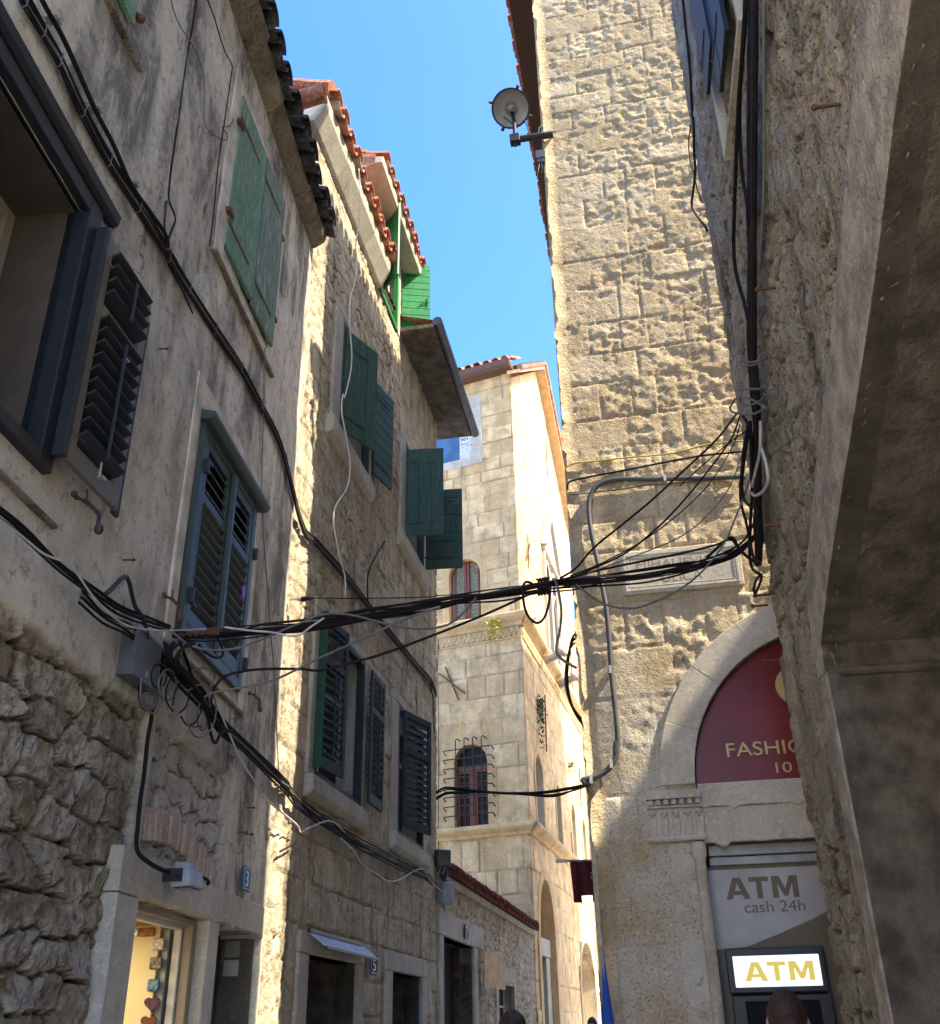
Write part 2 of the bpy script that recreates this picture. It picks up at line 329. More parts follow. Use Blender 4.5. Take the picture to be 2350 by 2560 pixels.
def plaster_mix():
    t = NT('stained plaster over rubble'); mask = t.attr('mask'); tone = t.attr('tone')
    p = t.mix(t.ramp(t.noise(1.1, 7, .6), .32, .68), (.65, .59, .46), (.75, .70, .58))
    p = t.mix(t.math('MULTIPLY', t.ramp(t.noise(2.6, 9, .72, dist=.6), .49, .58), .6), p, (.52, .44, .31))
    sv = t.map((1.5, 1.5, .42)); g = t.math('MULTIPLY', t.ramp(t.noise(1.3, 5, .6, sv, .6), .40, .55), t.ramp(t.noise(2.0, 9, .75, t.map((1, 1, .8), (3, 1, 0)), .4), .36, .6, .25, 1))
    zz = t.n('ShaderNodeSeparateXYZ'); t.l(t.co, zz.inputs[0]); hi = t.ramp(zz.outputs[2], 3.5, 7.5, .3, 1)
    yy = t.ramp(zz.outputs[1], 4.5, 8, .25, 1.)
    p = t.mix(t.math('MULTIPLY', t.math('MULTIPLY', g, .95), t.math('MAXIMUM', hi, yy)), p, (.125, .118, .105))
    sv2 = t.map((2.2, 2.2, .5), (0, 0, 1)); p = t.mix(t.math('MULTIPLY', t.ramp(t.noise(1.9, 5, .7, sv2, .7), .50, .62), .75), p, (.62, .56, .45))
    p = t.mix(t.math('MULTIPLY', t.ramp(t.noise(11, 9, .8), .53, .60), .6), p, (.23, .18, .13))
    p = t.mix(t.math('MULTIPLY', t.ramp(t.noise(34, 6, .8), .54, .62), .4), p, (.55, .50, .42))
    ck = t.n('ShaderNodeTexVoronoi', feature='DISTANCE_TO_EDGE'); ck.inputs['Scale'].default_value = .9
    wv0 = t.n('ShaderNodeMix', data_type='RGBA', blend_type='ADD'); wv0.inputs[0].default_value = .35; t.l(t.co, wv0.inputs[6]); nz_ = t.n('ShaderNodeTexNoise'); nz_.inputs['Scale'].default_value = 3.; nz_.inputs['Detail'].default_value = 8; t.l(t.co, nz_.inputs['Vector']); t.l(nz_.outputs[1], wv0.inputs[7]); t.l(wv0.outputs[2], ck.inputs['Vector'])
    crk = t.math('MULTIPLY', t.ramp(ck.outputs[0], .001, .006, 1, 0), t.ramp(t.noise(.9, 3), .48, .58)); p = t.mix(t.math('MULTIPLY', crk, .75), p, (.10, .08, .06))
    s = t.mix(tone, (.30, .24, .16), (.68, .61, .48)); s = t.mix(t.ramp(t.noise(4, 6, .6), .35, .7), s, (.34, .255, .165))
    wv = t.map((1, 1, 1), (0, 1, 0)); s = t.mix(t.math('MULTIPLY', t.ramp(t.noise(2.2, 7, .7, wv), .5, .6), .65), s, (.58, .53, .44))
    s = t.mix(t.math('MULTIPLY', t.ramp(t.noise(12, 8, .78), .49, .6), .65), s, (.10, .08, .055))
    s = t.mix(t.math('MULTIPLY', t.attr('mort'), .85), s, t.mix(t.ramp(t.noise(3, 4), .4, .6), (.085, .06, .04), (.15, .065, .04)))
    s = t.mix(t.math('MULTIPLY', t.ramp(tone, 1.1, 1.5), t.ramp(t.noise(9, 8, .75), .36, .56, .35, 1)), s, (.60, .57, .50)); s = t.mix(t.math('MULTIPLY', t.attr('mort'), t.ramp(tone, 1.1, 1.3, 0, .8)), s, (.27, .11, .07))
    c = t.mix(mask, s, p)
    p2 = t.ramp(t.voro(26), 0, .12, 1, 0); c = t.mix(t.math('MULTIPLY', p2, .5), c, (.12, .09, .06))
    h = t.math('ADD', t.noise(38, 8, .8), t.math('MULTIPLY', t.noise(9, 5, .65), 1.5)); h = t.math('SUBTRACT', h, p2)
    x = t.n('ShaderNodeBump'); x.inputs['Strength'].default_value = .9; t.l(h, x.inputs['Height']); t.l(t.ramp(mask, 0, 1, .03, .008), x.inputs['Distance'])
    return t.done(c, .93, x.outputs[0], .2)
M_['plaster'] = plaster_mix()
M_['band'] = plain('rendered band', (.58, .53, .42), .95, 24, .7, .006, .25, scale=5)
M_['bandE'] = plain('roughcast arch band', (.37, .325, .26), .95, 34, 1., .03, .35, scale=6)
M_['soffit'] = plain('vault plaster darkened for shade', (.115, .096, .075), .95, 22, 1., .025, .45, scale=5)  # base colour darkened to stand for the deep shade under the arch
M_['inside'] = plain('cream shop wall', (.72, .60, .36), .8, 0, var=.04)
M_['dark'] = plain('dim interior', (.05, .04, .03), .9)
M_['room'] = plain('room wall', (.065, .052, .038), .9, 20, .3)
def paint(name, col, rough=.45, var=.12, wear=None, wf=.5, scale=5, stretch=(1, 1, 1), bs=60, bst=.15):
    t = NT(name); v = t.map(stretch)
    c = t.mix(t.ramp(t.noise(scale, 6, .6, v), .3, .7), tuple(x*(1-var) for x in col), tuple(x*(1+var) for x in col))
    c = t.mix(t.math('MULTIPLY', t.island(), .35), c, tuple(x*.72+.012 for x in col))
    c = t.mix(t.math('MULTIPLY', t.ramp(t.noise(22, 6, .7), .55, .75), .3), c, tuple(x*.6+.03 for x in col))
    if wear: c = t.mix(t.math('MULTIPLY', t.ramp(t.noise(scale*2.2, 8, .75, v), .5, .6), wf), c, wear)
    return t.done(c, rough, t.bump(t.noise(bs, 4, .6, v), bst, .003), .35)
M_['pblack'] = paint('blue black metal shutter paint', (.013, .017, .021), .5)
M_['ptaupe'] = paint('taupe shutter frame', (.135, .12, .095), .4)
M_['pteal'] = paint('teal grey shutter paint', (.055, .082, .075), .5)
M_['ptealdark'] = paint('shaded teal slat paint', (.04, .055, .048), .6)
M_['pold'] = paint('flaking green paint', (.115, .24, .14), .88, wear=(.40, .42, .34), wf=.7, scale=5, stretch=(6, 6, .5), bs=24, bst=1.)
M_['pold2'] = paint('bare grey wood with traces of green', (.13, .20, .14), .9, wear=(.40, .42, .37), wf=.85, scale=5, stretch=(6, 6, .4), bs=22, bst=1.)
M_['pgreen'] = paint('dark green shutter paint', (.032, .088, .060), .65, var=.3, wear=(.11, .16, .125), wf=.45, stretch=(5, 5, .6), bst=.4)
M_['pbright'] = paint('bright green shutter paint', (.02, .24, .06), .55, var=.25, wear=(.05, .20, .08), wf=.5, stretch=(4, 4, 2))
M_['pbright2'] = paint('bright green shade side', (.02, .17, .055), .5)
M_['pdeep'] = paint('blackish green shutter paint', (.022, .036, .030), .7)
M_['pmid'] = paint('sunlit green shutter edge', (.016, .075, .045), .4)  # brighter than the leaf: sunlight on the edge put into the paint
M_['pwhite'] = paint('white frame paint', (.68, .66, .6), .5)
M_['pbrown'] = paint('red brown window wood', (.20, .065, .035), .5, stretch=(4, 4, .6))
M_['pdoor'] = paint('dark brown door wood', (.05, .028, .018), .5)
M_['wood'] = paint('raw frame wood', (.33, .27, .19), .7, stretch=(8, 8, .5))
M_['iron'] = paint('dark iron', (.035, .03, .028), .6)
M_['rust'] = paint('rusty iron', (.13, .055, .035), .8)
M_['galv'] = plain('grey painted metal', (.30, .31, .32), .45, metal=.3)
M_['steel'] = plain('bright steel', (.62, .62, .62), .3, metal=.9)
M_['black'] = plain('black cable sheath', (.014, .013, .014), .8, spec=.15)
M_['brownc'] = plain('brown black cable sheath', (.024, .015, .013), .8, spec=.15)
M_['grey'] = plain('grey cable sheath', (.16, .155, .145), .7, spec=.2)
M_['whitec'] = plain('white cable sheath', (.55, .53, .48), .6)
M_['yellow'] = plain('yellow cable sheath', (.45, .36, .08), .6)
M_['conduit'] = plain('grey plastic conduit', (.085, .085, .09), .5)
M_['boxgrey'] = plain('grey plastic box', (.095, .10, .105), .5, var=.2)
M_['boxlight'] = plain('pale grey plastic box', (.36, .38, .40), .5)
def tilemat(name, a, b, c):
    t = NT(name); v = t.island()
    k = t.mix(t.ramp(t.noise(7, 5, .6), .3, .7), a, b); k = t.mix(t.math('MULTIPLY', v, .6), k, tuple(x*.55 for x in a)); k = t.mix(t.ramp(v, .78, .95, 0, .6), k, c); k = t.mix(t.math('MULTIPLY', t.ramp(t.noise(16, 7, .7), .48, .62), .75), k, c)
    return t.done(k, .9, t.bump(t.noise(50, 5, .7), .5, .006), .2)
M_['tile'] = tilemat('orange clay tile', (.42, .14, .065), (.52, .20, .10), (.42, .36, .30))
M_['tiledark'] = tilemat('blackened clay tile', (.035, .034, .032), (.06, .055, .05), (.13, .11, .09))
M_['tilered'] = tilemat('new red tile', (.20, .05, .035), (.26, .07, .048), (.14, .06, .045))
M_['gutter'] = plain('grey zinc gutter', (.10, .10, .105), .45, var=.2, metal=.3)
M_['copper'] = plain('brown copper gutter', (.13, .07, .05), .5)
M_['orange'] = plain('ochre soffit boards', (.55, .36, .18), .8, 20, .3)
def glass(name, col, rough=.08, spec=.8):
    t = NT(name); c = t.mix(t.ramp(t.noise(1.5, 3), .35, .65), col, tuple(x*1.6 for x in col)); return t.done(c, rough, None, spec)
M_['glass'] = glass('dark window glass', (.022, .018, .013), .35, .12)
M_['glassb'] = glass('sky reflecting glass', (.05, .10, .18), .03, 1.)
def lead():
    t = NT('bottle glass roundels'); x = t.n('ShaderNodeTexVoronoi', feature='F1'); x.inputs['Scale'].default_value = 1.; x.inputs['Randomness'].default_value = 0.
    m = t.n('ShaderNodeMapping'); m.inputs['Scale'].default_value = (6.2, 6.2, 6.2); t.l(t.co, m.inputs[0])
    return t
M_['roundel'] = plain('bottle glass roundels', (.30, .27, .16), .45, var=.3, spec=.3, scale=12)
M_['leadc'] = plain('window leads', (.06, .06, .055), .6)
M_['redsign'] = paint('oxblood sign panel', (.20, .02, .018), .3, var=.22, scale=1.2)
M_['gold'] = plain('gold lettering', (.55, .40, .17), .4, var=.08, metal=.2)
M_['white'] = plain('white vinyl', (.42, .41, .41), .4, var=.12, scale=2.5)
M_['brownv'] = plain('bronze brown vinyl', (.15, .115, .075), .5, var=.04)
M_['atmdark'] = plain('anthracite cash machine shell', (.035, .038, .045), .4, var=.06)
M_['screen'] = plain('dark cash machine screen', (.006, .006, .01), .6, spec=.15)
M_['maroon'] = plain('maroon banner cloth', (.085, .012, .02), .85, 120, .2, var=.08)
M_['blue'] = plain('royal blue cloth', (.012, .09, .42), .7, var=.1)
M_['plateblue'] = plain('enamel blue number plate', (.035, .10, .22), .7, var=.1)
M_['platedark'] = plain('enamel navy number plate', (.02, .03, .06), .75, var=.1, spec=.15)
M_['plateedge'] = plain('pale blue enamel edge', (.16, .26, .36), .4)
M_['platewhite'] = plain('enamel white figure', (.7, .7, .66), .4)
M_['brick'] = stone('thin clay bricks', (.52, .36, .26), (.66, .58, .47), (.25, .1, .06), dark=(.2, .14, .1), dk=.3, bs=60, bst=.6, bd=.004)
M_['leaf'] = plain('green leaves', (.06, .10, .025), .7, var=.4, scale=30)
M_['leafy'] = plain('yellow leaves', (.42, .38, .06), .7, var=.35, scale=30)
M_['skin'] = plain('skin', (.48, .28, .20), .55, var=.06)
M_['hair'] = plain('dark brown hair', (.028, .017, .012), .5, 90, .9, .008, var=.3, stretch=(1, 1, .2), scale=40)
M_['hairr'] = plain('reddish brown hair', (.04, .018, .012), .6, 90, .9, .008, var=.35, stretch=(1, 1, .2), scale=40)
M_['shirt'] = plain('dark shirt cloth', (.05, .05, .07), .85)
M_['shirt2'] = plain('pale shirt cloth', (.4, .38, .34), .85)
M_['jeans'] = plain('denim', (.05, .07, .12), .85)
M_['mirror'] = plain('amber mirror', (.50, .25, .08), .4, metal=.0, var=.3)
M_['souv1'] = plain('white ceramic souvenir', (.6, .5, .42), .4, var=.45, scale=60)
M_['souv2'] = plain('brown and blue souvenir', (.16, .12, .09), .4, var=.8, scale=50)
M_['souv3'] = plain('blue harbour souvenir', (.08, .17, .26), .4, var=.8, scale=50)
M_['souv4'] = plain('purple heart souvenir', (.07, .02, .07), .3, var=.8, scale=50)
M_['souv5'] = plain('red brown heart souvenir', (.14, .04, .03), .3, var=.6, scale=50)
M_['olive'] = plain('olive wood', (.30, .12, .045), .5, var=.4, scale=30)
M_['ground'] = None
def emis(name, col, st):
    m = bpy.data.materials.new(name); m.use_nodes = True; b = m.node_tree.nodes['Principled BSDF']
    b.inputs['Base Color'].default_value = (*col, 1); b.inputs['Emission Color'].default_value = (*col, 1); b.inputs['Emission Strength'].default_value = st; return m
M_['lit'] = emis('backlit white sign', (.62, .80, .84), .24)
M_['litgold'] = emis('backlit gold letters', (.55, .42, .08), .17)
def paving():
    t = NT('polished street slabs'); v = t.map((1, 1, 1), (0, 0, .15)); x = t.n('ShaderNodeTexBrick'); t.l(v, x.inputs[0]); x.inputs['Scale'].default_value = 1.6
    x.inputs['Color1'].default_value = (.70, .67, .58, 1); x.inputs['Color2'].default_value = (.64, .60, .52, 1); x.inputs['Mortar'].default_value = (.15, .13, .1, 1); x.inputs['Mortar Size'].default_value = .01
    return t.done(x.outputs[0], .45, t.bump(x.outputs[1], .3, -.01), .4)
M_['ground'] = paving()
def text(W, u, z, s, width, height, mat, parent, off=.004, depth=.004, bold=0., name='lettering', loc=None, shear=0., base=None):
    cu = bpy.data.curves.new('t', 'FONT'); cu.body = s; cu.extrude = .02; cu.offset = bold; cu.shear = shear
    ob = bpy.data.objects.new('t', cu); COL.objects.link(ob); dg = bpy.context.evaluated_depsgraph_get(); me = bpy.data.meshes.new_from_object(ob.evaluated_get(dg))
    bpy.data.objects.remove(ob); bpy.data.curves.remove(cu)
    co = np.array([v.co[:] for v in me.vertices]); mn, mx = co.min(0), co.max(0); b = ROOT[parent.name]
    for v, c in zip(me.vertices, co):
        p = W.P(u+(c[0]-mn[0])/(mx[0]-mn[0])*width, z+(c[1]-mn[1])/(mx[1]-mn[1])*height, off+(c[2]-mn[2])/(mx[2]-mn[2])*depth)
        v.co = np.array(p)-b
    me.materials.clear(); me.materials.append(mat)
    for p in me.polygons: p.material_index = 0
    return link(name, me, parent)

def block_atm(W, u, z, width, height, mat, parent, off, depth=.002):
    """heavy sans capitals A T M built as outlines"""
    A_ = [(0, 0), (.34, 1), (.66, 1), (1, 0), (.74, 0), (.5, .76), (.26, 0)]; T_ = [(.36, 0), (.36, .78), (0, .78), (0, 1), (1, 1), (1, .78), (.64, .78), (.64, 0)]
    Mm = [(0, 0), (0, 1), (.3, 1), (.5, .42), (.7, 1), (1, 1), (1, 0), (.78, 0), (.78, .66), (.58, .08), (.42, .08), (.22, .66), (.22, 0)]
    for x0, w, P in ((0, .335, A_), (.335, .27, T_), (.645, .355, Mm)):
        m = MB(); m.prism(W, [(u+(x0+a*w)*width, z+b*height) for a, b in P], off, off+depth)
        if P is A_: m.prism(W, [(u+(x0+a*w)*width, z+b*height) for a, b in ((.27, .2), (.73, .2), (.67, .38), (.33, .38))], off, off+depth*.8)
        m.build('letter', mat, parent)
# ------------------------------------------------------------------ shared builders
def hull(W, u0, u1, dep, z0, z1, mat, parent, name='rear_walls', o=-.1, top=True, front=False):
    m = MB(); a = [W.P(u0, z0, o), W.P(u1, z0, o), W.P(u1, z0, -dep), W.P(u0, z0, -dep)]; b = [(p[0], p[1], z1) for p in a]
    m.quad(a[1], a[2], b[2], b[1]); m.quad(a[2], a[3], b[3], b[2]); m.quad(a[3], a[0], b[0], b[3])
    if front: m.quad(a[0], a[1], b[1], b[0])
    if top: m.quad(*b)
    return m.build(name, mat, parent)
def reveal(m, W, u0, u1, z0, z1, d, o=.0, back=True):
    p = lambda u, z, o: W.P(u, z, o)
    m.quad(p(u0, z0, o), p(u0, z1, o), p(u0, z1, -d), p(u0, z0, -d)); m.quad(p(u1, z0, o), p(u1, z1, o), p(u1, z1, -d), p(u1, z0, -d))
    m.quad(p(u0, z1, o), p(u1, z1, o), p(u1, z1, -d), p(u0, z1, -d)); m.quad(p(u0, z0, o), p(u1, z0, o), p(u1, z0, -d), p(u0, z0, -d))
    if back: m.quad(p(u0, z0, -d), p(u1, z0, -d), p(u1, z1, -d), p(u0, z1, -d))
def frame(m, W, u0, u1, z0, z1, w, o0, o1, wb=None, wt=None):
    wb = wb or w; wt = wt or w
    m.box(W, u0, u0+w, z0, z1, o0, o1); m.box(W, u1-w, u1, z0, z1, o0, o1)
    m.box(W, u0+w, u1-w, z0, z0+wb, o0+.002, o1-.002); m.box(W, u0+w, u1-w, z1-wt, z1, o0+.002, o1-.002)
def louver(W, w, z0, z1, mid, mats, parent, label=None, st=.07, th=.036, pitch=.075, proj=.05, name='shutter', bar=True, closed=(), flip=False):
    """a shutter leaf: stiles, rails, slanting slats, tilt bar; mats = frame, slat"""
    m = MB(); m.box(W, 0, st, z0, z1, 0, th); m.box(W, w-st, w, z0, z1, 0, th); rails = [z0]+list(mid)+[z1]
    lo = z0
    for i, r in enumerate(rails):
        h = .12 if i == 0 else (.09 if i < len(rails)-1 else .085)
        a = r if i == 0 else (r-h/2 if i < len(rails)-1 else r-h)
        m.box(W, st, w-st, a, a+h, .002, th-.002)
    m.m = 1
    for i in range(len(rails)-1):
        a = rails[i]+(.12 if i == 0 else .045); b = rails[i+1]-(.085 if i == len(rails)-2 else .045); n = max(1, int((b-a)/pitch)); pj = proj if i not in closed else .03
        for k in range(n):
            z = a+(k+.35)*(b-a)/n
            rs = (b-a)/n*.86; m.xprism(W, ([(-.014, z+rs), (-.014, z+rs-.012), (pj, z-.014), (pj+.005, z-.004), (pj, z+.002)] if not flip or i in closed else [(-.03, z+.0), (-.03, z-.012), (pj, z+rs*.75-.012), (pj+.006, z+rs*.75-.002), (pj, z+rs*.75+.004)]), st-.008, w-st+.008)
        if bar and i not in closed:
            m.box(W, w*.5-.012, w*.5+.012, a+.03, b-.05, pj+.004, pj+.016)
    m.m = 0
    for zz in (z0+.18, z1-.18): m.box(W, -.02, .16, zz-.012, zz+.012, th, th+.005)
    return m.build(name, list(mats), parent, bevel=.003)
def planks(W, w, z0, z1, mats, parent, n=8, th=.035, horiz=True, name='shutter', ledges=True, strap=True):
    m = MB(); gap = .004
    if horiz:
        for i in range(n):
            a = z0+(z1-z0)*i/n; b = z0+(z1-z0)*(i+1)/n; m.box(W, 0, w, a+gap, b-gap, 0+random.uniform(0, .002), th-random.uniform(0, .003))
        m.box(W, .01, w-.01, z0+.01, z1-.01, .006, th-.014)
    else:
        for i in range(n):
            a = w*i/n; b = w*(i+1)/n; m.box(W, a+gap*.6, b-gap*.6, z0-random.uniform(0, .006), z1+random.uniform(-.004, .004), 0, th-random.uniform(0, .006))
        m.box(W, .01, w-.01, z0+.02, z1-.02, .006, th-.016)
    m.m = 1
    if strap:
        for zz in (z0+(z1-z0)*.14, z0+(z1-z0)*.84): m.box(W, -.02, w*.75, zz-.014, zz+.014, th, th+.006)
    m.m = 2
    return m.build(name, mats, parent, bevel=.003)
def tiles(W, u0, u1, z, o, rows, slope, mat, parent, name='tiles', r=.085, ln=.42, jit=.01, seed=0, under=True):
    rg = random.Random(seed); m = MB(); n = int((u1-u0)/(r*2.35)); st = (u1-u0)/n
    def one(u, o0, z0, conv, rr):
        k = 6; q = []; tilt = rg.uniform(-.03, .03)
        for (oo, f) in ((0, 1.), (-ln, .86)):
            for t in (0, .014):
                for i in range(k+1):
                    a = math.pi*i/k; x = math.cos(a)*(rr-t)*f; y = math.sin(a)*(rr-t)*f*(1 if conv else -1)
                    q.append(W.P(u+x+tilt*(-oo), z0+y-oo*math.tan(slope)+(0 if conv else rr*.9), o0+oo))
        e = k+1; fs = []
        for i in range(k): fs += [(i, i+1, 2*e+i+1, 2*e+i), (e+i+1, e+i, 3*e+i, 3*e+i+1), (i+1, i, e+i, e+i+1)]
        fs += [(0, e, 3*e, 2*e), (k, 2*e+k, 3*e+k, e+k)]
        m.add(q, fs)
    for j in range(rows):
        for i in range(n):
            u = u0+(i+.5)*st+rg.uniform(-jit, jit); dz = j*(ln-.08)*math.tan(slope)+rg.uniform(-.004, .004); oo = o-j*(ln-.08)+rg.uniform(-.02, .02)
            if under: one(u+st/2, oo-.02, z+dz-.03, False, r*.95)
            one(u, oo, z+dz+r*.5, True, r*rg.uniform(.93, 1.05))
    return m.build(name, mat, parent, smooth=False)
def slab_eave(W, sec, u0, u1, mat, parent, name='cornice', cell=.55, seed=1, jz=.01):
    rg = random.Random(seed); m = MB(); u = u0
    while u < u1-.05:
        v = min(u1, u+rg.uniform(cell*.7, cell*1.3)); d = rg.uniform(-jz, jz); e = rg.uniform(-jz, jz)*2
        m.xprism(W, [(o+(e if o > .05 else 0), z+d) for o, z in sec], u+.003, v-.003); u = v
    return m.build(name, mat, parent, bevel=.008)

# ------------------------------------------------------------------ 1 plastered house on the left
hA = thing('plastered_house', A.P(6, 0), 'plastered house on the left with rubble stone ground floor and dark shutters', 'house')
def fieldA(U, Z):
    hr, t, mo = rubble(.37, .21, 11, .065, .10, .012, .75)(U, Z)
    hs, t2, mo2 = rubble(.22, .18, 17, .04, .14, .014)(U, Z)
    s = (U > 6.15); hr = np.where(s, hs, hr); t = np.where(s, 1.3+.7*t2, t); mo = np.where(s, mo2, mo)
    w = .05*fbm(U*3, Z*3, 4, 3)*2+.02*fbm(U*14, Z*14, 3, 4)
    z = Z+w; u = U+w*.6
    stonei = ((z < 3.44) & (u < 6.10)) | ((z < 3.45) & (z > 2.5) & (u > 6.24) & (u < 7.78))
    # distance-like soft edge
    e1 = np.minimum(3.44-z, 6.10-u); e2 = np.minimum(np.minimum(3.45-z, z-2.5), np.minimum(u-6.24, 7.78-u)); e = np.maximum(e1, e2)
    k = sm(-.02, .015, e)
    hp = .03+.012*fbm(U*1.1, Z*1.1, 4, 6)*2+.006*fbm(U*5, Z*5, 4, 7)*2
    # scars where the plaster has come off
    sc = np.zeros_like(U)
    for (cu, cz, ru, rz) in ((4.62, 6.9, .0, 0), (6.05, 8.35, .05, .16), (5.92, 7.0, .04, .12), (6.28, 5.05, .02, .06), (5.9, 7.5, .05, .09), (8.55, 4.9, .06, .2)):
        if ru: sc = np.maximum(sc, 1-sm(.6, 1.1, np.sqrt(((u-cu)/ru)**2+((Z-cz)/rz)**2)+.5*fbm(U*20, Z*20, 2, 9)))
    hp = hp-.022*sc
    return np.where(k > 0, hp*(1-k)+(hr-.01)*k, hp), t, mo*k, 1-np.maximum(k, sc*.8)
rA = [(3.0, 4.17, 4.27, 5.87), (6.42, 7.66, 4.2, 5.74), (6.25, 7.62, -1, 2.38), (7.88, 9.0, -1, 2.37), (6.36, 7.66, 7.56, 9.3), (3.1, 4.2, 7.62, 9.4)]
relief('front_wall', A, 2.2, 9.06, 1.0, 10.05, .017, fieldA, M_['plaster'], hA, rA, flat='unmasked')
m = MB(); m.box(A, -6, 2.2, 0, 10.05, -.3, 0); m.box(A, 2.2, 5.9, 0, 1.0, -.3, .0); m.build('wall_base', M_['band'], hA)
hull(A, -6, 9.06, 6, 0, 10.0, M_['band'], hA)
# large dark window with its open louvred shutter
m = MB(); frame(m, A, 2.9, 4.32, 4.2, 5.99, .14, .0, .085, .08, .11); m.box(A, 3.02, 4.18, 4.27, 5.9, -.04, .0) if False else None
m.box(A, 4.17, 4.215, 4.27, 5.88, -.05, .09)
wa = m.build('window', M_['pblack'], hA, bevel=.006)
m = MB(); m.xprism(A, [(.02, 6.15), (.02, 6.04), (.08, 6.01), (.11, 6.03), (.12, 6.10)], 2.85, 4.47); m.build('hood', M_['pblack'], wa, bevel=.006)
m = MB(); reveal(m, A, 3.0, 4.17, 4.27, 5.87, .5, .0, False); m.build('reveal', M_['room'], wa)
m = MB(); frame(m, A, 3.0, 4.17, 4.27, 5.87, .09, -.44, -.36); frame(m, A, 3.09, 4.08, 4.36, 5.78, .06, -.42, -.38); m.box(A, 3.5, 3.58, 4.3, 5.8, -.41, -.37); m.build('casement', M_['wood'], wa, bevel=.005)
m = MB(); m.box(A, 3.05, 4.1, 4.3, 5.84, -.405, -.4); m.build('pane', M_['glass'], wa)
m = MB(); m.box(A, 4.33, 4.37, 4.62, 4.72, .03, .13); m.box(A, 4.33, 4.37, 5.5, 5.6, .03, .13); m.build('hinge', M_['iron'], wa, bevel=.004)
p = A.P(4.31, 0, .11); S1 = Wall(p[0], p[1], 7.1)
louver(S1, .62, 4.30, 5.83, (5.33,), (M_['ptaupe'], M_['pblack']), wa, pitch=.085, proj=.085, st=.085, flip=True)
m = MB(); m.box(S1, -.045, .0, 4.29, 5.84, -.02, .05); m.box(S1, .62, .69, 4.29, 5.70, -.012, .012); m.build('shutter_edge', M_['pblack'], wa, bevel=.004)
m = MB()
for q in ((.32, 4.40), (.36, 5.22)): m.box(S1, q[0], q[0]+.014, q[1]-.05, q[1]+.05, .05, .058); m.box(S1, q[0]-.01, q[0]+.03, q[1]-.055, q[1]-.045, .05, .085)
m.build('catch', M_['steel'], wa)
# closed teal shutters of the middle window
m = MB(); frame(m, A, 6.33, 7.75, 4.10, 5.80, .085, .0, .075, .09, .06); wb = m.build('window', M_['pteal'], hA, bevel=.006)
m = MB(); m.xprism(A, [(.02, 5.89), (.02, 5.80), (.12, 5.79), (.16, 5.82), (.16, 5.86)], 6.27, 7.86); m.build('hood', M_['pteal'], wb, bevel=.008)
for k, (a, w) in enumerate(((6.43, .60), (7.10, .56))):
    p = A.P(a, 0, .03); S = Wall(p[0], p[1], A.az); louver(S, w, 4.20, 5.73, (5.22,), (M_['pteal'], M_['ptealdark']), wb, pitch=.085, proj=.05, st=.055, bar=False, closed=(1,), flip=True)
m = MB(); m.box(A, 7.025, 7.095, 4.2, 5.74, .06, .105); m.build('meeting_bar', M_['pteal'], wb, bevel=.012)
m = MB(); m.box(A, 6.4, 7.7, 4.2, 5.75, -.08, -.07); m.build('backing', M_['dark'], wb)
m = MB(); m.box(A, 7.76, 7.80, 4.3, 4.4, .02, .1); m.box(A, 7.76, 7.80, 5.3, 5.4, .02, .1); m.box(A, 6.40, 6.45, 5.4, 5.52, .07, .1); m.box(A, 6.40, 6.45, 4.34, 4.46, .07, .1); m.build('hinge', M_['iron'], wb, bevel=.004)
# raised plaster bands round the openings and thin ledges
m = MB(); frame(m, A, 6.14, 7.95, 3.98, 6.15, .14, -.02, .046, .05, .24); m.build('window_band', M_['band'], hA, bevel=.006)
m = MB(); frame(m, A, 6.12, 7.9, 7.30, 9.52, .2, -.02, .045, .2, .2); m.build('window_band', M_['band'], hA, bevel=.006)
for q_ in ((6.1, 7.9, 7.295, 7.33, .0, .075), (2.6, 4.47, 7.41, 7.44, 0, .07), (2.6, 4.52, 3.985, 4.01, 0, .065), (6.45, 7.93, 3.955, 3.985, 0, .06)): m = MB(); m.box(A, *q_); m.build('ledge', M_['eave'], hA, bevel=.006)
# old green plank shutters
wc = None
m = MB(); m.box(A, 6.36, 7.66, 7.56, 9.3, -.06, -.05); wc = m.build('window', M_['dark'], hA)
p = A.P(6.30, 0, .03); S = Wall(p[0], p[1], A.az+1); planks(S, .74, 7.56, 9.36, (M_['pold'], M_['rust'], M_['pold']), wc, n=5, horiz=False)
p = A.P(7.07, 0, .045); S = Wall(p[0], p[1], A.az+1.5); planks(S, .64, 7.53, 9.38, (M_['pold2'], M_['rust'], M_['pold']), wc, n=5, horiz=False)
m = MB(); m.box(A, 6.24, 6.36, 7.88, 7.93, .03, .09); m.box(A, 6.24, 6.36, 8.95, 9.0, .03, .09); m.box(A, 7.68, 7.76, 7.85, 7.89, .03, .1); m.box(A, 7.68, 7.76, 8.9, 8.94, .03, .1); m.build('hinge', M_['rust'], wc, bevel=.005)
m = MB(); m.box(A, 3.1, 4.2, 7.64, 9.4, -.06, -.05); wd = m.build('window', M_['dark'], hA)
p = A.P(3.55, 0, .03); S = Wall(p[0], p[1], A.az+1.); planks(S, .69, 7.6, 9.4, (M_['pold'], M_['rust'], M_['pold']), wd, n=5, horiz=False)
m = MB(); m.ball(A.P(4.33, 7.78, .06), .035); m.bar(A.P(4.2, 7.78, .03), A.P(4.33, 7.78, .05), .02); m.build('hinge', M_['rust'], wd)
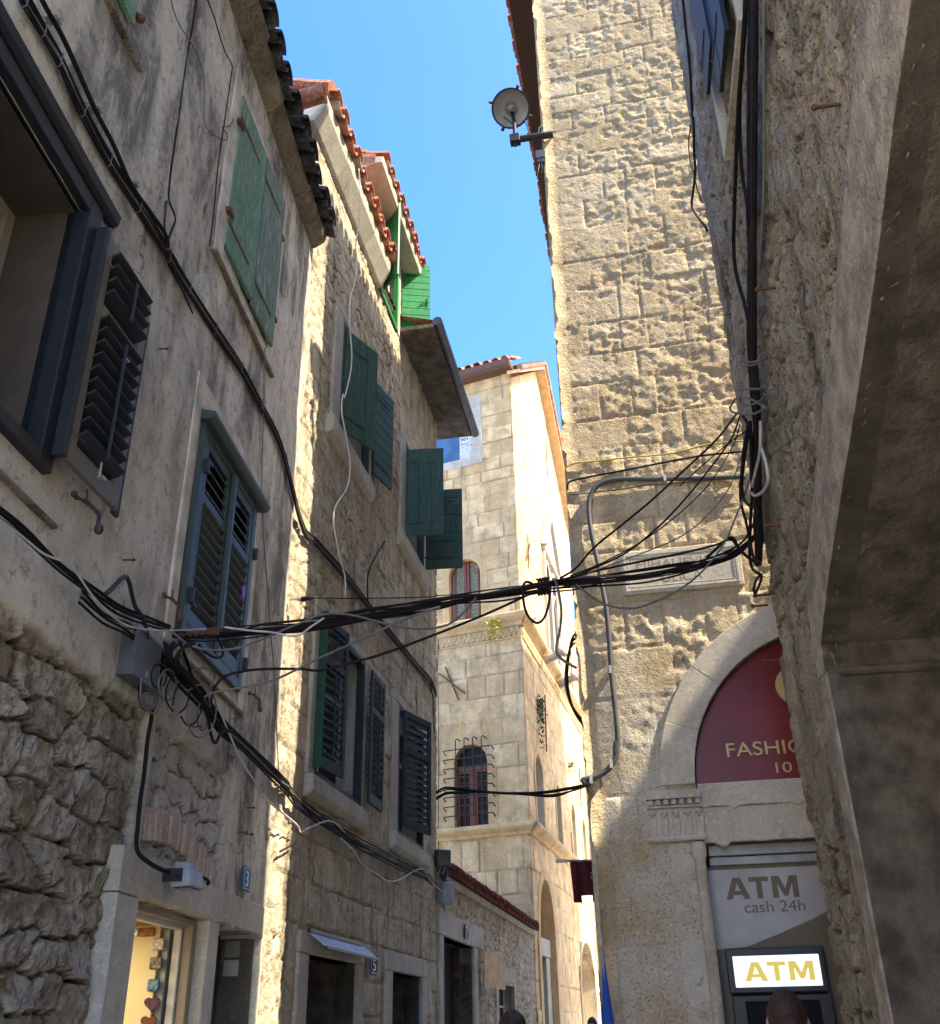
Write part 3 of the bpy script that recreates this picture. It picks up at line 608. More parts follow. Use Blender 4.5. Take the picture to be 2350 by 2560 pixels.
# eave
slab_eave(A, [(0, 9.93), (.1, 9.95), (.2, 10.02), (.22, 10.12), (-.1, 10.16), (-.1, 9.93)], -2, 9.02, M_['eave'], hA, cell=.6, seed=4, jz=.022)
rf = MB(); rf.quad(A.P(-6, 10.17, .1), A.P(9.05, 10.17, .1), A.P(9.05, 11.6, -4.5), A.P(-6, 11.6, -4.5)); rf = rf.build('roof', M_['tiledark'], hA)
tiles(A, 1.5, 9.0, 10.13, .33, 3, .32, M_['tiledark'], rf, seed=3, r=.14, jit=.025)
# stone door surround and the two openings
m = MB(); m.box(A, 5.92, 6.25, 0, 2.36, -.3, .055); m.box(A, 5.92, 6.62, 2.37, 2.60, -.3, .05) if False else None
m.build('door_jamb', M_['trim2'], hA, bevel=.01)
def jag(u0, u1, zb, zt, seed):
    rg = random.Random(seed); p = []; n = int((u1-u0)/.045)
    for i in range(n+1):
        u = u0+(u1-u0)*i/n; p.append((u, zb-abs(rg.gauss(0, .006))-(.03 if rg.random() < .1 else 0)))
    return p+[(u1, zt), (u0, zt)]
m = MB(); m.prism(A, jag(6.255, 7.60, 2.385, 2.60, 3), -.3, .052); m.prism(A, [(5.92, 2.365), (6.25, 2.365), (6.25, 2.6), (5.92, 2.62)], -.3, .056); m.prism(A, jag(7.605, 9.04, 2.375, 2.595, 5), -.3, .047); lin = m.build('lintel', M_['trim2'], hA, bevel=.006)
m = MB(); m.box(A, 7.62, 7.86, 0, 2.37, -.12, .04); m.build('mullion', M_['trim2'], hA, bevel=.01)
m = MB(); m.box(A, 9.0, 9.06, 0, 2.37, -.5, .04); m.build('door_jamb', M_['trim2'], hA, bevel=.01)
m = MB(); m.box(A, 7.53, 7.615, 0, 2.36, -.115, -.045); m.box(A, 6.26, 7.53, 2.32, 2.36, -.115, -.045); m.build('wooden_frame', M_['wood'], hA, bevel=.006)
m = MB(); m.box(A, 7.505, 7.61, 0, 2.33, -.175, -.118); m.box(A, 6.26, 7.505, 2.29, 2.33, -.175, -.118); m.build('door_frame', M_['pwhite'], hA, bevel=.006)
m = MB(); reveal(m, A, 5.6, 7.6, 0, 2.40, 3.2, -.18); m.build('shop_room', M_['inside'], hA)
m = MB(); m.box(A, 7.49, 7.59, 0, 2.3, -.25, -.195); m.build('shelf_post', M_['galv'], hA, bevel=.005)
m = MB(); m.box(A, 7.45, 7.595, 0, 2.32, -2.2, -.255); shopwall = m.build('shop_partition', M_['inside'], hA)
m = MB(); reveal(m, A, 7.88, 9.0, 0, 2.37, .45, -.02); m.box(A, 8.9, 8.995, 0, 2.3, -.34, -.30); m.build('porch', M_['room'], hA)
m = MB(); m.box(A, 8.0, 8.86, 0, 2.25, -.44, -.38); m.build('door', M_['pbrown'], hA, bevel=.005)
# brick relieving arch
m = MB(); n = 17
for i in range(n):
    t = (i+.5)/n; u = 6.27+t*1.5; zc = 2.74+.14*math.sin(math.pi*min(1, t*.92+.14))-.10*t; a = (t-.42)*.75; w = .030; h = .10
    c, s = math.cos(a), math.sin(a); q = [(-w, -h), (w, -h), (w*1.1, h), (-w*1.1, h)]
    m.prism(A, [(u+x*c+y*s*.9, zc-x*s+y*c) for x, y in q], -.05, .012+random.uniform(-.008, .008))
m.build('brick_arch', M_['brick'], hA, bevel=.006)

# ------------------------------------------------------------------ 2 tall stone house
hB = thing('stone_house', B.P(3.6, 0), 'tall stone house with green shutters beyond the plastered house', 'house')
def fieldB(U, Z):
    h, t, mo = ashlar([0, .5, .95, 1.4, 1.8, 2.15, 2.55, 2.95, 3.35, 3.7, 4.1, 4.5, 4.85, 5.2, 5.6, 5.9, 6.3, 6.6, 7.0, 7.3, 7.65, 8.05, 8.4, 8.8, 9.1, 9.5, 9.85, 10.2, 10.6, 10.9, 11.3, 11.65, 12.05, 12.4, 12.8, 13.2, 13.6, 14], .3, .75, 5, .018, .018, .008, .03, .008, .008, 24, bad=.02)(U, Z)
    h2, t2, mo2 = rubble(.32, .2, 23, .026, .09, .010)(U, Z)
    k = sm(.05, .12, fbm(U*.5, Z*.5, 3, 31)+.05*sm(9, 11, Z)-.1*sm(4, 3, Z))
    return h*(1-k)+h2*k, t*(1-k)+t2*k, mo*(1-k)+mo2*k
rB = [(1.35, 2.72, 8.26, 9.95), (4.75, 6.1, 8.38, 10.1), (1.12, 2.86, 3.97, 5.74), (4.6, 6.15, 3.97, 5.72), (1.24, 2.98, -1, 2.33), (4.5, 6.13, -1, 2.31), (2.98, 4.12, 11.82, 13.2)]
relief('front_wall', B, .0, 7.24, .8, 12.25, .025, fieldB, M_['house'], hB, rB)
relief('attic_wall', B, 2.2, 4.6, 12.25, 13.4, .03, fieldB, M_['house'], hB, rB)
hull(B, 0, 7.24, 6, 0, 12.2, M_['house'], hB, o=-.02); hull(B, 2.2, 4.6, 2.5, 12.1, 13.35, M_['house'], hB, name='attic_sides', o=-.02)
# roofs and eaves
slab_eave(B, [(0, 11.78), (.05, 11.79), (.19, 12.04), (.21, 12.2), (-.1, 12.24), (-.1, 11.78)], -.3, 2.95, M_['trim'], hB, cell=.75, seed=2, jz=.004)
rb = MB(); rb.quad(B.P(-.3, 12.25, .1), B.P(2.9, 12.25, .1), B.P(2.9, 13.6, -4), B.P(-.3, 13.6, -4)); rb = rb.build('roof', M_['tile'], hB)
tiles(B, -.28, 2.95, 12.26, .30, 3, .34, M_['tile'], rb, seed=5, r=.13, jit=.018)
m = MB(); m.xprism(Wall(*B.P(-.05, 0, .12)[:2], B.az-90), [(0, 11.95), (.14, 12.02), (.25, 12.18), (.25, 12.24), (0, 12.26)], 0, 4); m.build('gable_cornice', M_['trim'], rb, bevel=.006)
m = MB(); _uz = B.uz(806, 234, .28); c0 = B.P(_uz[0], _uz[1], .28); m.lathe(c0, B.n*.3+np.array([0, 0, .05]), [(0, 0), (.13, 0), (.13, .02), (.11, .03), (.12, -.4), (.12, -.45)], 16); m.build('ridge_end', M_['tile'], rb); m = MB()
for i in range(7): m.tube([B.P(-.2, 12.42+i*.11, .22-i*.35), B.P(-.2, 12.55+i*.11, .22-(i+1.15)*.35)], [.115, .10], 10)
m.build('ridge_tile', M_['tile'], rb)
m = MB(); m.xprism(B, [(0, 13.3), (.30, 13.3), (.33, 13.42), (-.1, 13.5), (-.1, 13.3)], 1.9, 4.62); m.build('attic_eave', M_['trim'], hB, bevel=.01)
rb2 = MB(); rb2.quad(B.P(1.9, 13.5, .2), B.P(4.62, 13.5, .2), B.P(4.62, 14.1, -2.4), B.P(1.9, 14.1, -2.4)); rb2.quad(B.P(1.9, 13.3, .2), B.P(1.9, 13.5, .2), B.P(1.9, 14.1, -2.4), B.P(1.9, 12.2, -2.4)); rb2 = rb2.build('roof', M_['tile'], hB)
tiles(B, 1.9, 4.6, 13.46, .38, 2, .25, M_['tile'], rb2, seed=6, r=.12)
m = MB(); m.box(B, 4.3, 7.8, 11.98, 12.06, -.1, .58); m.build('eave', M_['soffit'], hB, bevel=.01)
m = MB(); m.tube([B.P(4.3, 12.10, .64), B.P(7.84, 12.06, .64)], .085, 12); m.tube([B.P(6.1, 12.08, .64), B.P(6.13, 12.08, .64)], .092, 12); m.build('gutter', M_['gutter'], hB)
m = MB(); m.quad(B.P(4.3, 12.12, .6), B.P(7.8, 12.1, .6), B.P(7.8, 13.6, -4), B.P(4.3, 13.6, -4)); m.quad(B.P(7.8, 12.02, .6), B.P(7.8, 12.1, .6), B.P(7.8, 13.6, -4), B.P(7.8, 12.02, -4)); m.quad(B.P(7.24, 12.02, -4), B.P(7.8, 12.02, -4), B.P(7.8, 12.02, .58), B.P(7.24, 12.02, .58)); m.build('roof', M_['tile'], hB)
def sill(W, u0, u1, z0, z1, parent, mat='trim', o=.09, nm='sill'):
    m = MB(); m.xprism(W, [(-.3, z1), (-.3, z0+.05), (.0, z0), (.03, z0), (o, z0+.06), (o, z1)], u0, u1); return m.build(nm, M_[mat], parent, bevel=.014)
def opening(W, u0, u1, z0, z1, parent, fm, dep=.45, band=.0, left=.2, right=0., top=.15, casement='pwhite'):
    """frame with stone reveal, casement and pane; returns the window part"""
    m = MB(); frame(m, W, u0, u1, z0, z1, .06, -.06, .03); w = m.build('window', M_[fm], parent, bevel=.005)
    m = MB(); reveal(m, W, u0, u1, z0, z1, dep, -.0, False); m.build('reveal', M_['trim'], w)
    m = MB(); frame(m, W, u0+.03, u1-.03, z0+.03, z1-.03, .06, -dep+.06, -dep+.12); c = (u0+u1)/2; m.box(W, c-.03, c+.03, z0+.05, z1-.05, -dep+.06, -dep+.12); m.box(W, u0+.06, u1-.06, z0+(z1-z0)*.66, z0+(z1-z0)*.66+.035, -dep+.065, -dep+.115); m.build('casement', M_[casement], w, bevel=.004)
    m = MB(); m.box(W, u0+.05, u1-.05, z0+.05, z1-.05, -dep+.07, -dep+.08); m.build('pane', M_['glass'], w)
    if left or right or top:
        m = MB()
        if left: m.box(W, u0-left, u0, z0-.02, z1, -.1, .03)
        if right: m.box(W, u1, u1+right, z0-.02, z1, -.1, .03)
        if top: m.box(W, u0-left, u1+right, z1, z1+top, -.1, .034)
        m.build('stone_surround', M_['trim'], w, bevel=.01)
    return w
def hinged(W, u, off, az, side=1):
    p = W.P(u, 0, off); return Wall(p[0], p[1], az, side)
w = opening(B, 1.35, 2.72, 8.26, 9.95, hB, 'pgreen', left=.3, right=.1)
sill(B, .95, 2.82, 7.97, 8.24, w)
planks(hinged(B, 1.37, .05, 32.6), .64, 8.25, 9.78, (M_['pgreen'], M_['pgreen'], M_['pgreen']), w, n=3, horiz=False)
planks(hinged(B, 2.79, .05, 21.7), .55, 8.42, 9.92, (M_['pgreen'], M_['iron'], M_['pgreen']), w, n=9)
w = opening(B, 4.75, 6.1, 8.38, 10.1, hB, 'pgreen', left=.25, right=.1)
sill(B, 4.36, 6.26, 8.08, 8.36, w)
planks(hinged(B, 4.77, .05, 93.), .58, 8.41, 9.95, (M_['pgreen'], M_['pgreen'], M_['pgreen']), w, n=3, horiz=False)
planks(hinged(B, 6.13, .05, 94.), .62, 8.44, 9.93, (M_['pgreen'], M_['iron'], M_['pgreen']), w, n=9)
w = opening(B, 1.12, 2.86, 3.97, 5.74, hB, 'pdeep', left=.2, right=.1, top=.12, dep=.35)
sill(B, .93, 2.95, 3.72, 3.95, w)
louver(hinged(B, 1.05, .06, 16.3), .66, 4.05, 5.69, (5.2,), (M_['pdeep'], M_['pdeep']), w, pitch=.085, proj=.035)
m = MB(); m.box(hinged(B, 1.05, .06, 16.3), -.018, .0, 4.02, 5.72, -.02, .07); m.build('shutter_edge', M_['pmid'], w, bevel=.006)
louver(hinged(B, 2.83, .10, 9.5), .63, 4.03, 5.63, (5.15,), (M_['pdeep'], M_['pdeep']), w, pitch=.085, proj=.05, flip=True)
w = opening(B, 4.6, 6.15, 3.97, 5.72, hB, 'pdeep', left=.3, right=.1, top=.14, dep=.35)
sill(B, 4.27, 6.31, 3.72, 3.95, w)
louver(hinged(B, 4.66, .06, 26.), .78, 4.06, 5.65, (5.1,), (M_['pdeep'], M_['pdeep']), w, pitch=.085, proj=.03, bar=False)
w = opening(B, 2.98, 4.12, 11.82, 13.2, hB, 'pbright', left=.05, right=.1, top=.08, dep=.25)
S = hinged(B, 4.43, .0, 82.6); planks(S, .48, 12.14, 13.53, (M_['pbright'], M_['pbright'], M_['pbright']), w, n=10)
m = MB(); m.bar(S.P(.43, 12.62, .045), S.P(.43, 12.78, .045), .014); m.bar(S.P(.3, 12.63, .05), S.P(.43, 12.68, .05), .012); m.build('catch', M_['iron'], w)
m = MB(); m.box(B, 4.12, 4.46, 12.3, 12.34, .0, .02); m.box(B, 4.12, 4.46, 13.3, 13.34, .0, .02); m.build('hinge', M_['iron'], w)
q = Z4((820, 1180), (910, 1060), (903, 675)); hu, hz = B.uz(*q[0]); S = hinged(B, hu, .02, 145., -1); wd_ = S.uz(*q[1])[0]; ztop = S.uz(*q[2])[1]
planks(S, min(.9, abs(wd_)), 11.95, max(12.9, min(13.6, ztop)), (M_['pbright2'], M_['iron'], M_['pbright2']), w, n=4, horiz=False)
# doors of the stone house
def doorway(W, u0, u1, z1, lu0, lu1, lz, parent, dm='pdoor', dep=.5, jl=.2, jr=.2, leafw=1.):
    m = MB(); m.box(W, lu0, lu1, z1, lz, -.25, .035); m.box(W, u0-jl, u0, 0, z1, -.25, .03); m.box(W, u1, u1+jr, 0, z1, -.25, .03); d = m.build('door_surround', M_['trim'], parent, bevel=.012)
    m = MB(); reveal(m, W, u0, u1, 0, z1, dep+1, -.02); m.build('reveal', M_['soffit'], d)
    m = MB(); u2 = u0+(u1-u0)*leafw; frame(m, W, u0, u2, 0, z1, .06, -dep, -dep+.06); n = 4
    for i in range(n): a = u0+.06+(u2-u0-.12)*i/n; b = u0+.06+(u2-u0-.12)*(i+1)/n; m.box(W, a+.004, b-.004, .02, z1-.06, -dep+.01, -dep+.04)
    m.build('door', M_[dm], d, bevel=.004); return d
doorway(B, 1.28, 2.98, 2.31, .98, 3.2, 2.5, hB, jl=.3, leafw=.5)
doorway(B, 4.5, 6.13, 2.31, 4.16, 6.46, 2.53, hB, 'pbrown', jl=.32, jr=.3, dep=.35, leafw=.35)

# ------------------------------------------------------------------ 3 low annex
hL = thing('low_annex', L.P(5, 0), 'single storey stone annex with a row of red roof tiles before the palace', 'house')
fL = rubble(.26, .16, 41, .035, .12, .014)
relief('front_wall', L, 0, 10.75, 1.0, 3.8, .03, fL, M_['annex'], hL, [(.35, 2.8, -1, 2.95), (5.2, 7.26, 1.2, 2.53)])
hull(L, 0, 10.75, 2.2, 0, 3.85, M_['annex'], hL)
doorway(L, .35, 2.8, 2.95, -.02, 3.72, 3.3, hL, jl=.3, jr=.35, dep=.4)
m = MB()
for i in range(9): m.bar(L.P(.5+i*.12, .2, -.3), L.P(.5+i*.12+.03, 2.5, -.3), .02)
m.build('door_grille', M_['iron'], hL)
w = opening(L, 5.2, 7.26, 1.2, 2.53, hL, 'wood', left=.22, right=.18, top=.27, dep=.3)
m = MB(); m.box(L, 0, 10.75, 3.72, 3.84, -.1, .06); m.build('cornice', M_['annex'], hL, bevel=.01)
rl = MB(); rl.quad(L.P(0, 3.88, .05), L.P(10.75, 3.88, .05), L.P(10.75, 4.6, -2.2), L.P(0, 4.6, -2.2)); rl = rl.build('roof', M_['tilered'], hL)
tiles(L, .1, 10.75, 3.87, .17, 2, .30, M_['tilered'], rl, seed=9, r=.10, jit=.012)
# ------------------------------------------------------------------ 4 palace at the end of the lane
hC = thing('palace', Cr.P(3, 0), 'tall pale ashlar palace with arched windows standing at the end of the lane', 'palace')
CF = Wall(1.4091, 27.089, 113.6)      # front, u negative away from the corner
C_STATION = [0, .7, 1.4, 2.1, 2.75, 3.4, 4.1, 4.75, 5.35, 6.15, 6.7, 7.35, 8.0, 8.65, 9.35, 10.0, 10.65, 11.2, 11.7, 12.3, 12.85, 13.4, 13.9, 14.35, 14.9, 15.4, 15.85, 16.4, 16.9, 17.3, 17.75, 18.3, 18.8, 19.3, 19.8, 20.35, 20.9]
fC = ashlar(C_STATION, .45, 1.15, 51, .02, .022, .009, .018, .012, .008, 14, bad=.01, u0=-12)
def arched(u0, u1, z0, zs, rise=None):
    c = (u0+u1)/2; r = (u1-u0)/2; rise = rise or r
    return lambda U, Z: (U > u0) & (U < u1) & (Z > z0) & ((Z < zs) | (((U-c)/r)**2+((Z-zs)/rise)**2 < 1))
def ring(W, u0, u1, z0, zs, w, o0, o1, rise=None, n=14, legs=True):
    """arched band made of voussoirs"""
    m = []; c = (u0+u1)/2; r = (u1-u0)/2; rise = rise or r; P = []
    for i in range(n+1):
        a = math.pi-math.pi*i/n; P.append(((c+r*math.cos(a), zs+rise*math.sin(a)), (c+(r+w)*math.cos(a), zs+(rise+w)*math.sin(a))))
    return P
def arch_band(m, W, u0, u1, z0, zs, w, o0, o1, rise=None, n=14, legs=True, gap=0.):
    P = ring(W, u0, u1, z0, zs, w, o0, o1, rise, n)
    for i in range(n): m.prism(W, [P[i][0], P[i][1], P[i+1][1], P[i+1][0]], o0, o1+random.uniform(-.003, .003)*(gap > 0))
    if legs:
        m.prism(W, [(u0-w, z0), (u0-.0005, z0), (u0-.0005, zs), (u0-w, zs)], o0, o1); m.prism(W, [(u1+.0005, z0), (u1+w, z0), (u1+w, zs), (u1+.0005, zs)], o0, o1)
def arch_fill(m, W, u0, u1, z0, zs, o, rise=None, n=14):
    c = (u0+u1)/2; r = (u1-u0)/2; rise = rise or r; v = [W.P(u0, z0, o), W.P(u1, z0, o)]
    for i in range(n+1): a = math.pi*i/n; v.append(W.P(c+r*math.cos(a), zs+rise*math.sin(a), o))
    m.add(v, [tuple(range(len(v)))])
def arch_reveal(m, W, u0, u1, z0, zs, d, rise=None, n=14, o=0.):
    c = (u0+u1)/2; r = (u1-u0)/2; rise = rise or r; pts = [(u0, z0)]+[(c-r*math.cos(math.pi*i/n), zs+rise*math.sin(math.pi*i/n)) for i in range(n+1)]+[(u1, z0)]
    for a, b in zip(pts, pts[1:]+pts[:1]): m.quad(W.P(*a, o), W.P(*b, o), W.P(*b, -d), W.P(*a, -d))
aw = (-2.28, -1.24, 12.42, 13.88); lw = (-2.17, -1.16, 6.53, 8.24)
dr = lambda U, Z: arched(*aw)(U, Z) | arched(*lw)(U, Z)
relief('front_wall', CF, -5, 0, 3.2, 20.9, .04, fC, M_['palace'], hC, [(-3.2, -1.45, 17.93, 19.9)], dr, skirt=.02)
# upper window
m = MB(); frame(m, CF, -3.5, -1.08, 17.63, 20.2, .37, -.1, .02, .3, .3); w = m.build('window', M_['trim2'], hC, bevel=.01)
m = MB(); reveal(m, CF, -3.2, -1.45, 17.93, 19.9, .3, 0, False); m.box(CF, -3.1, -1.45, 19.62, 19.9, -.2, -.12); m.build('reveal', M_['orange'], w)
m = MB(); m.box(CF, -3.2, -1.45, 17.93, 19.9, -.16, -.15); m.build('pane', M_['glassb'], w)
m = MB(); m.box(CF, -1.92, -1.47, 17.95, 18.95, -.147, -.14); sh = m.build('paper_sheet', M_['platewhite'], w)
text(CF, -1.88, 18.68, 'WD 6', .26, .12, M_['iron'], w, off=-.139, bold=.02, name='sheet_print')
m = MB()
for i, (a, b) in enumerate(((-1.88, -1.6), (-1.88, -1.66), (-1.70, -1.5), (-1.88, -1.78))): m.box(CF, a, b, 18.58-i*.05, 18.595-i*.05, -.139, -.136)
m.build('sheet_print', M_['iron'], w)
# arched window with bottle glass
m = MB(); u0, u1, z0, zs = aw; r = (u1-u0)/2; c = (u0+u1)/2
arch_band(m, CF, u0+.04, u1-.04, z0, zs, .06, -.25, -.17, n=16); m.box(CF, c-.09, c-.01, z0, zs+r-.05, -.24, -.16); m.box(CF, c+.01, c+.09, z0, zs+r-.05, -.24, -.15); m.box(CF, u0, u1, z0, z0+.06, -.25, -.17)
m.box(CF, u0+.1, u0+.16, z0, zs+.25, -.24, -.17); m.box(CF, u1-.16, u1-.1, z0, zs+.25, -.24, -.17)
w = m.build('window', M_['pbrown'], hC, bevel=.006)
m = MB(); arch_reveal(m, CF, u0, u1, z0, zs, .32); arch_band(m, CF, u0, u1, z0, zs, .22, -.1, .012, n=9, legs=True); m.build('stone_arch', M_['palace'], w)
m = MB(); arch_fill(m, CF, u0+.02, u1-.02, z0, zs, -.215); m.build('pane', M_['roundel'], w)
m = MB()
for sd in (-1, 1):
    for i in range(3):
        for j in range(15):
            uu = c+sd*(.145+i*.075+.037*(j % 2)*0); zz = z0+.14+j*.118
            rr = .055
            if ((uu-c)/(r-.1))**2+(max(0, zz-zs)/(r-.1))**2 > .93: continue
            m.lathe(CF.P(uu, zz, -.212), CF.n, [(rr*.66, 0), (rr*.66, .006), (rr*.8, .006), (rr*.8, 0)], 10)
m.build('leads', M_['leadc'], w)
# barred window
m = MB(); u0, u1, z0, zs = lw; r = (u1-u0)/2; c = (u0+u1)/2
arch_band(m, CF, u0+.03, u1-.03, z0, zs, .05, -.26, -.19, n=14); m.box(CF, u0, u1, zs-.18, zs-.04, -.26, -.17); m.box(CF, c-.05, c+.05, z0, zs-.1, -.26, -.16)
for a, b in ((u0+.03, c-.05), (c+.05, u1-.03)):
    frame(m, CF, a, b, z0, zs-.18, .07, -.255, -.185)
    for k in (1, 2, 3): m.box(CF, a+.07, b-.07, z0+k*.4, z0+k*.4+.025, -.25, -.2)
    m.box(CF, (a+b)/2-.012, (a+b)/2+.012, z0+.05, zs-.2, -.25, -.2)
w = m.build('window', M_['pbrown'], hC, bevel=.005)
m = MB(); arch_reveal(m, CF, u0, u1, z0, zs, .34); arch_band(m, CF, u0, u1, z0, zs, .27, -.1, .014, n=7, legs=True, gap=1); m.build('stone_arch', M_['palace'], w)
m = MB(); arch_fill(m, CF, u0, u1, z0, zs, -.235); m.build('pane', M_['glass'], w)
m = MB(); o = .2
for i in range(8):
    z = 6.80+i*.255; m.tube([CF.P(-2.42, z-.08, .0), CF.P(-2.42, z, o*.7), CF.P(-2.38, z, o), CF.P(-1.0, z, o), CF.P(-.96, z, o*.7), CF.P(-.96, z-.07, 0)], .017, 5)
for i in range(4):
    u = -2.02+i*.26; m.tube([CF.P(u, 6.7, o), CF.P(u, 8.86, o), CF.P(u+.02, 8.9, o*.7), CF.P(u+.06, 8.86, 0)], .017, 5)
m.build('window_grille', M_['iron'], hC)
# cornices run round the corner
def course(z0, z1, out, name, mats='palace', len_r=11.5, dent=False):
    h = z1-z0; sec = [(0, z0), (out*.25, z0), (out*.35, z0+h*.25), (out*.8, z0+h*.45), (out, z0+h*.62), (out, z1-.03), (out-.03, z1), (0, z1)]
    m = MB(); k = math.tan(math.radians(40)); m.xprism(CF, sec, -5, 0, 0, .85); m.xprism(Cr, sec, 0, len_r, -.85, 0); return m.build(name, M_[mats], hC, bevel=.01)
course(11.98, 12.36, .24, 'cornice'); course(6.2, 6.5, .26, 'cornice')
m = MB()
for W, a, b in ((CF, -5, -.06), (Cr, .06, 11)):
    m.box(W, a, b, 11.62, 11.665, -.05, .04)
    n = int((b-a)/.16)
    for row in range(2):
        for i in range(n):
            u = a+(i+.5+.5*row)*(b-a)/n; v = []
            for t in range(7): q = math.pi+math.pi*t/6; v.append((u+.075*math.cos(q), 11.86-row*.10+.075*math.sin(q)))
            m.prism(W, [(v[0][0], 11.97-row*.08)]+v+[(v[-1][0], 11.97-row*.08)], -.03, .035-row*.014)
m.build('scalloped_frieze', M_['palace'], hC)
# street side: gable wall
def gab(U): return np.where(U < 5.1, 20.55+np.clip(U, 0, 9)*.73, 24.27-(U-5.1)*.66)
nich = [(1.12, 2.2, 6.52, 8.1), (4.35, 5.2, 6.52, 8.0), (7.2, 8.05, 6.52, 7.95), (9.6, 10.3, 6.52, 7.95)]
gothic = [(4.55, 5.45, 12.75, 15.1, .95), (5.75, 6.65, 12.75, 15.1, .95)]
def drC(U, Z):
    d = Z > gab(U)
    for a in nich: d = d | arched(*a)(U, Z)
    for a in gothic: d = d | arched(*a)(U, Z)
    return d | arched(.75, 2.9, -1, 3.85, 1.45)(U, Z) | arched(7.2, 10.2, -1, 2.9, 1.3)(U, Z)
fCr = ashlar(C_STATION+[21.4, 21.9, 22.4, 22.9, 23.4, 23.9, 24.4], .45, 1.1, 57, .02, .022, .009, .018, .012, .008, 14, bad=.01, u0=-1)
relief('street_wall', Cr, 0, 11.2, .0, 24.3, .045, fCr, M_['palace'], hC, [], drC, skirt=.02)
m = MB(); a = [CF.P(-5, 0, -.02), Cr.P(0, 0, -.02), Cr.P(11.2, 0, -.02)]; bk = Cr.P(11.2, 0, -6); bl = CF.P(-5, 0, -7)
T = lambda p, z: (p[0], p[1], z)
m.quad(a[2], bk, T(bk, 20), T(a[2], 20)); m.quad(bk, bl, T(bl, 20), T(bk, 20)); m.quad(bl, a[0], T(a[0], 20.8), T(bl, 20)); m.build('rear_walls', M_['palace'], hC)
m = MB()
for (u0, u1, z0, zs) in nich: arch_reveal(m, Cr, u0, u1, z0, zs, .45); arch_fill(m, Cr, u0, u1, z0, zs, -.45)
m.build('blind_niches', M_['trim'], hC)
for (u0, u1, z0, zs) in nich: m = MB(); arch_band(m, Cr, u0, u1, z0, zs, .16, -.05, .02, n=9, gap=1); m.build('niche_surround', M_['palace'], hC)
# gothic window group
m = MB()
for g in gothic: arch_band(m, Cr, g[0], g[1], g[2], g[3], .14, -.2, .06, rise=g[4], n=12)
m.box(Cr, 4.2, 7.0, 12.42, 12.7, -.1, .12); m.box(Cr, 4.25, 4.42, 12.7, 16.3, -.05, .10); m.box(Cr, 6.8, 6.97, 12.7, 16.3, -.05, .1); m.box(Cr, 4.2, 7.0, 16.3, 16.45, -.05, .13)
m.prism(Cr, [(4.3, 16.46), (6.9, 16.46), (5.6, 18.2)], -.02, .10); m.prism(Cr, [(4.1, 16.45), (4.3, 16.45), (5.6, 18.15), (6.9, 16.45), (7.1, 16.45), (5.6, 18.5)], .02, .22)
w = m.build('window', M_['trim'], hC, bevel=.01)
m = MB(); c = Cr.P(5.6, 0, .02); m.lathe((c[0], c[1], 12.7), (0, 0, 1), [(.12, 0), (.12, .1), (.075, .16), (.065, 1.95), (.08, 2.0), (.07, 2.02), (.14, 2.3), (.14, 2.38)], 12); m.build('colonnette', M_['trim'], w)
m = MB()
for g in gothic: arch_fill(m, Cr, g[0], g[1], g[2], g[3], -.25, g[4])
m.build('pane', M_['glass'], w)
m = MB()
for g in gothic: m.box(Cr, (g[0]+g[1])/2-.04, (g[0]+g[1])/2+.04, g[2], g[3]+g[4]-.03, -.25, -.18); frame(m, Cr, g[0], g[1], g[2], g[3]+.1, .07, -.25, -.19)
m.build('casement', M_['pbrown'], w)
# portal
m = MB(); arch_reveal(m, Cr, .75, 2.9, 0, 3.85, .55, 1.45, n=18); arch_band(m, Cr, .75, 2.9, 0, 3.85, .3, -.05, .03, 1.45, n=11, gap=1); d = m.build('portal', M_['palace'], hC)
m = MB(); arch_fill(m, Cr, .78, 2.87, 3.8, 3.85, -.4, 1.43, 18); m.build('tympanum', M_['house'], d)
m = MB(); m.box(Cr, .76, 2.89, 3.40, 3.84, -.42, -.12); m.box(Cr, 2.3, 2.89, 0, 3.39, -.5, -.15); m.build('lintel', M_['trim'], d, bevel=.01)
m = MB(); m.box(Cr, .76, 2.3, 0, 3.38, -.5, -.45); m.build('door', M_['pdoor'], d)
m = MB(); arch_reveal(m, Cr, 7.2, 10.2, 0, 2.9, .7, 1.3, n=14); arch_fill(m, Cr, 7.2, 10.2, 0, 2.9, -.7, 1.3); arch_band(m, Cr, 7.2, 10.2, 0, 2.9, .22, -.05, .03, 1.3, n=9, gap=1); m.build('blocked_arch', M_['house'], hC)
# roof: ridge over the gable
m = MB(); R = [CF.P(-5, 20.95, .35), Cr.P(-.1, 20.95, .4), Cr.P(5.1, 24.6, .4)]; rg_ = (R[2][0]+CF.P(-5, 0)[0]-CF.P(0, 0)[0], R[2][1]+CF.P(-5, 0)[1]-CF.P(0, 0)[1], 24.6)
m.quad(R[0], R[1], R[2], rg_); fr = Cr.P(11.6, 20.2, .4); fb = (fr[0]-5, fr[1]+2, 20.2); m.quad(R[2], fr, fb, rg_); roofC = m.build('roof', M_['tile'], hC)
m = MB(); q = lambda u, z, o: Cr.P(u, z, o)
for (u0, z0, u1, z1) in ((-.35, 20.62, 5.1, 24.5), (5.1, 24.5, 11.5, 20.2)):
    m.hexa([q(u0, z0-.16, -.05), q(u1, z1-.16, -.05), q(u1, z1-.03, -.05), q(u0, z0-.03, -.05), q(u0, z0-.16, .36), q(u1, z1-.16, .36), q(u1, z1-.03, .36), q(u0, z0-.03, .36)])
m.build('rake_soffit', M_['orange'], roofC)
m = MB()
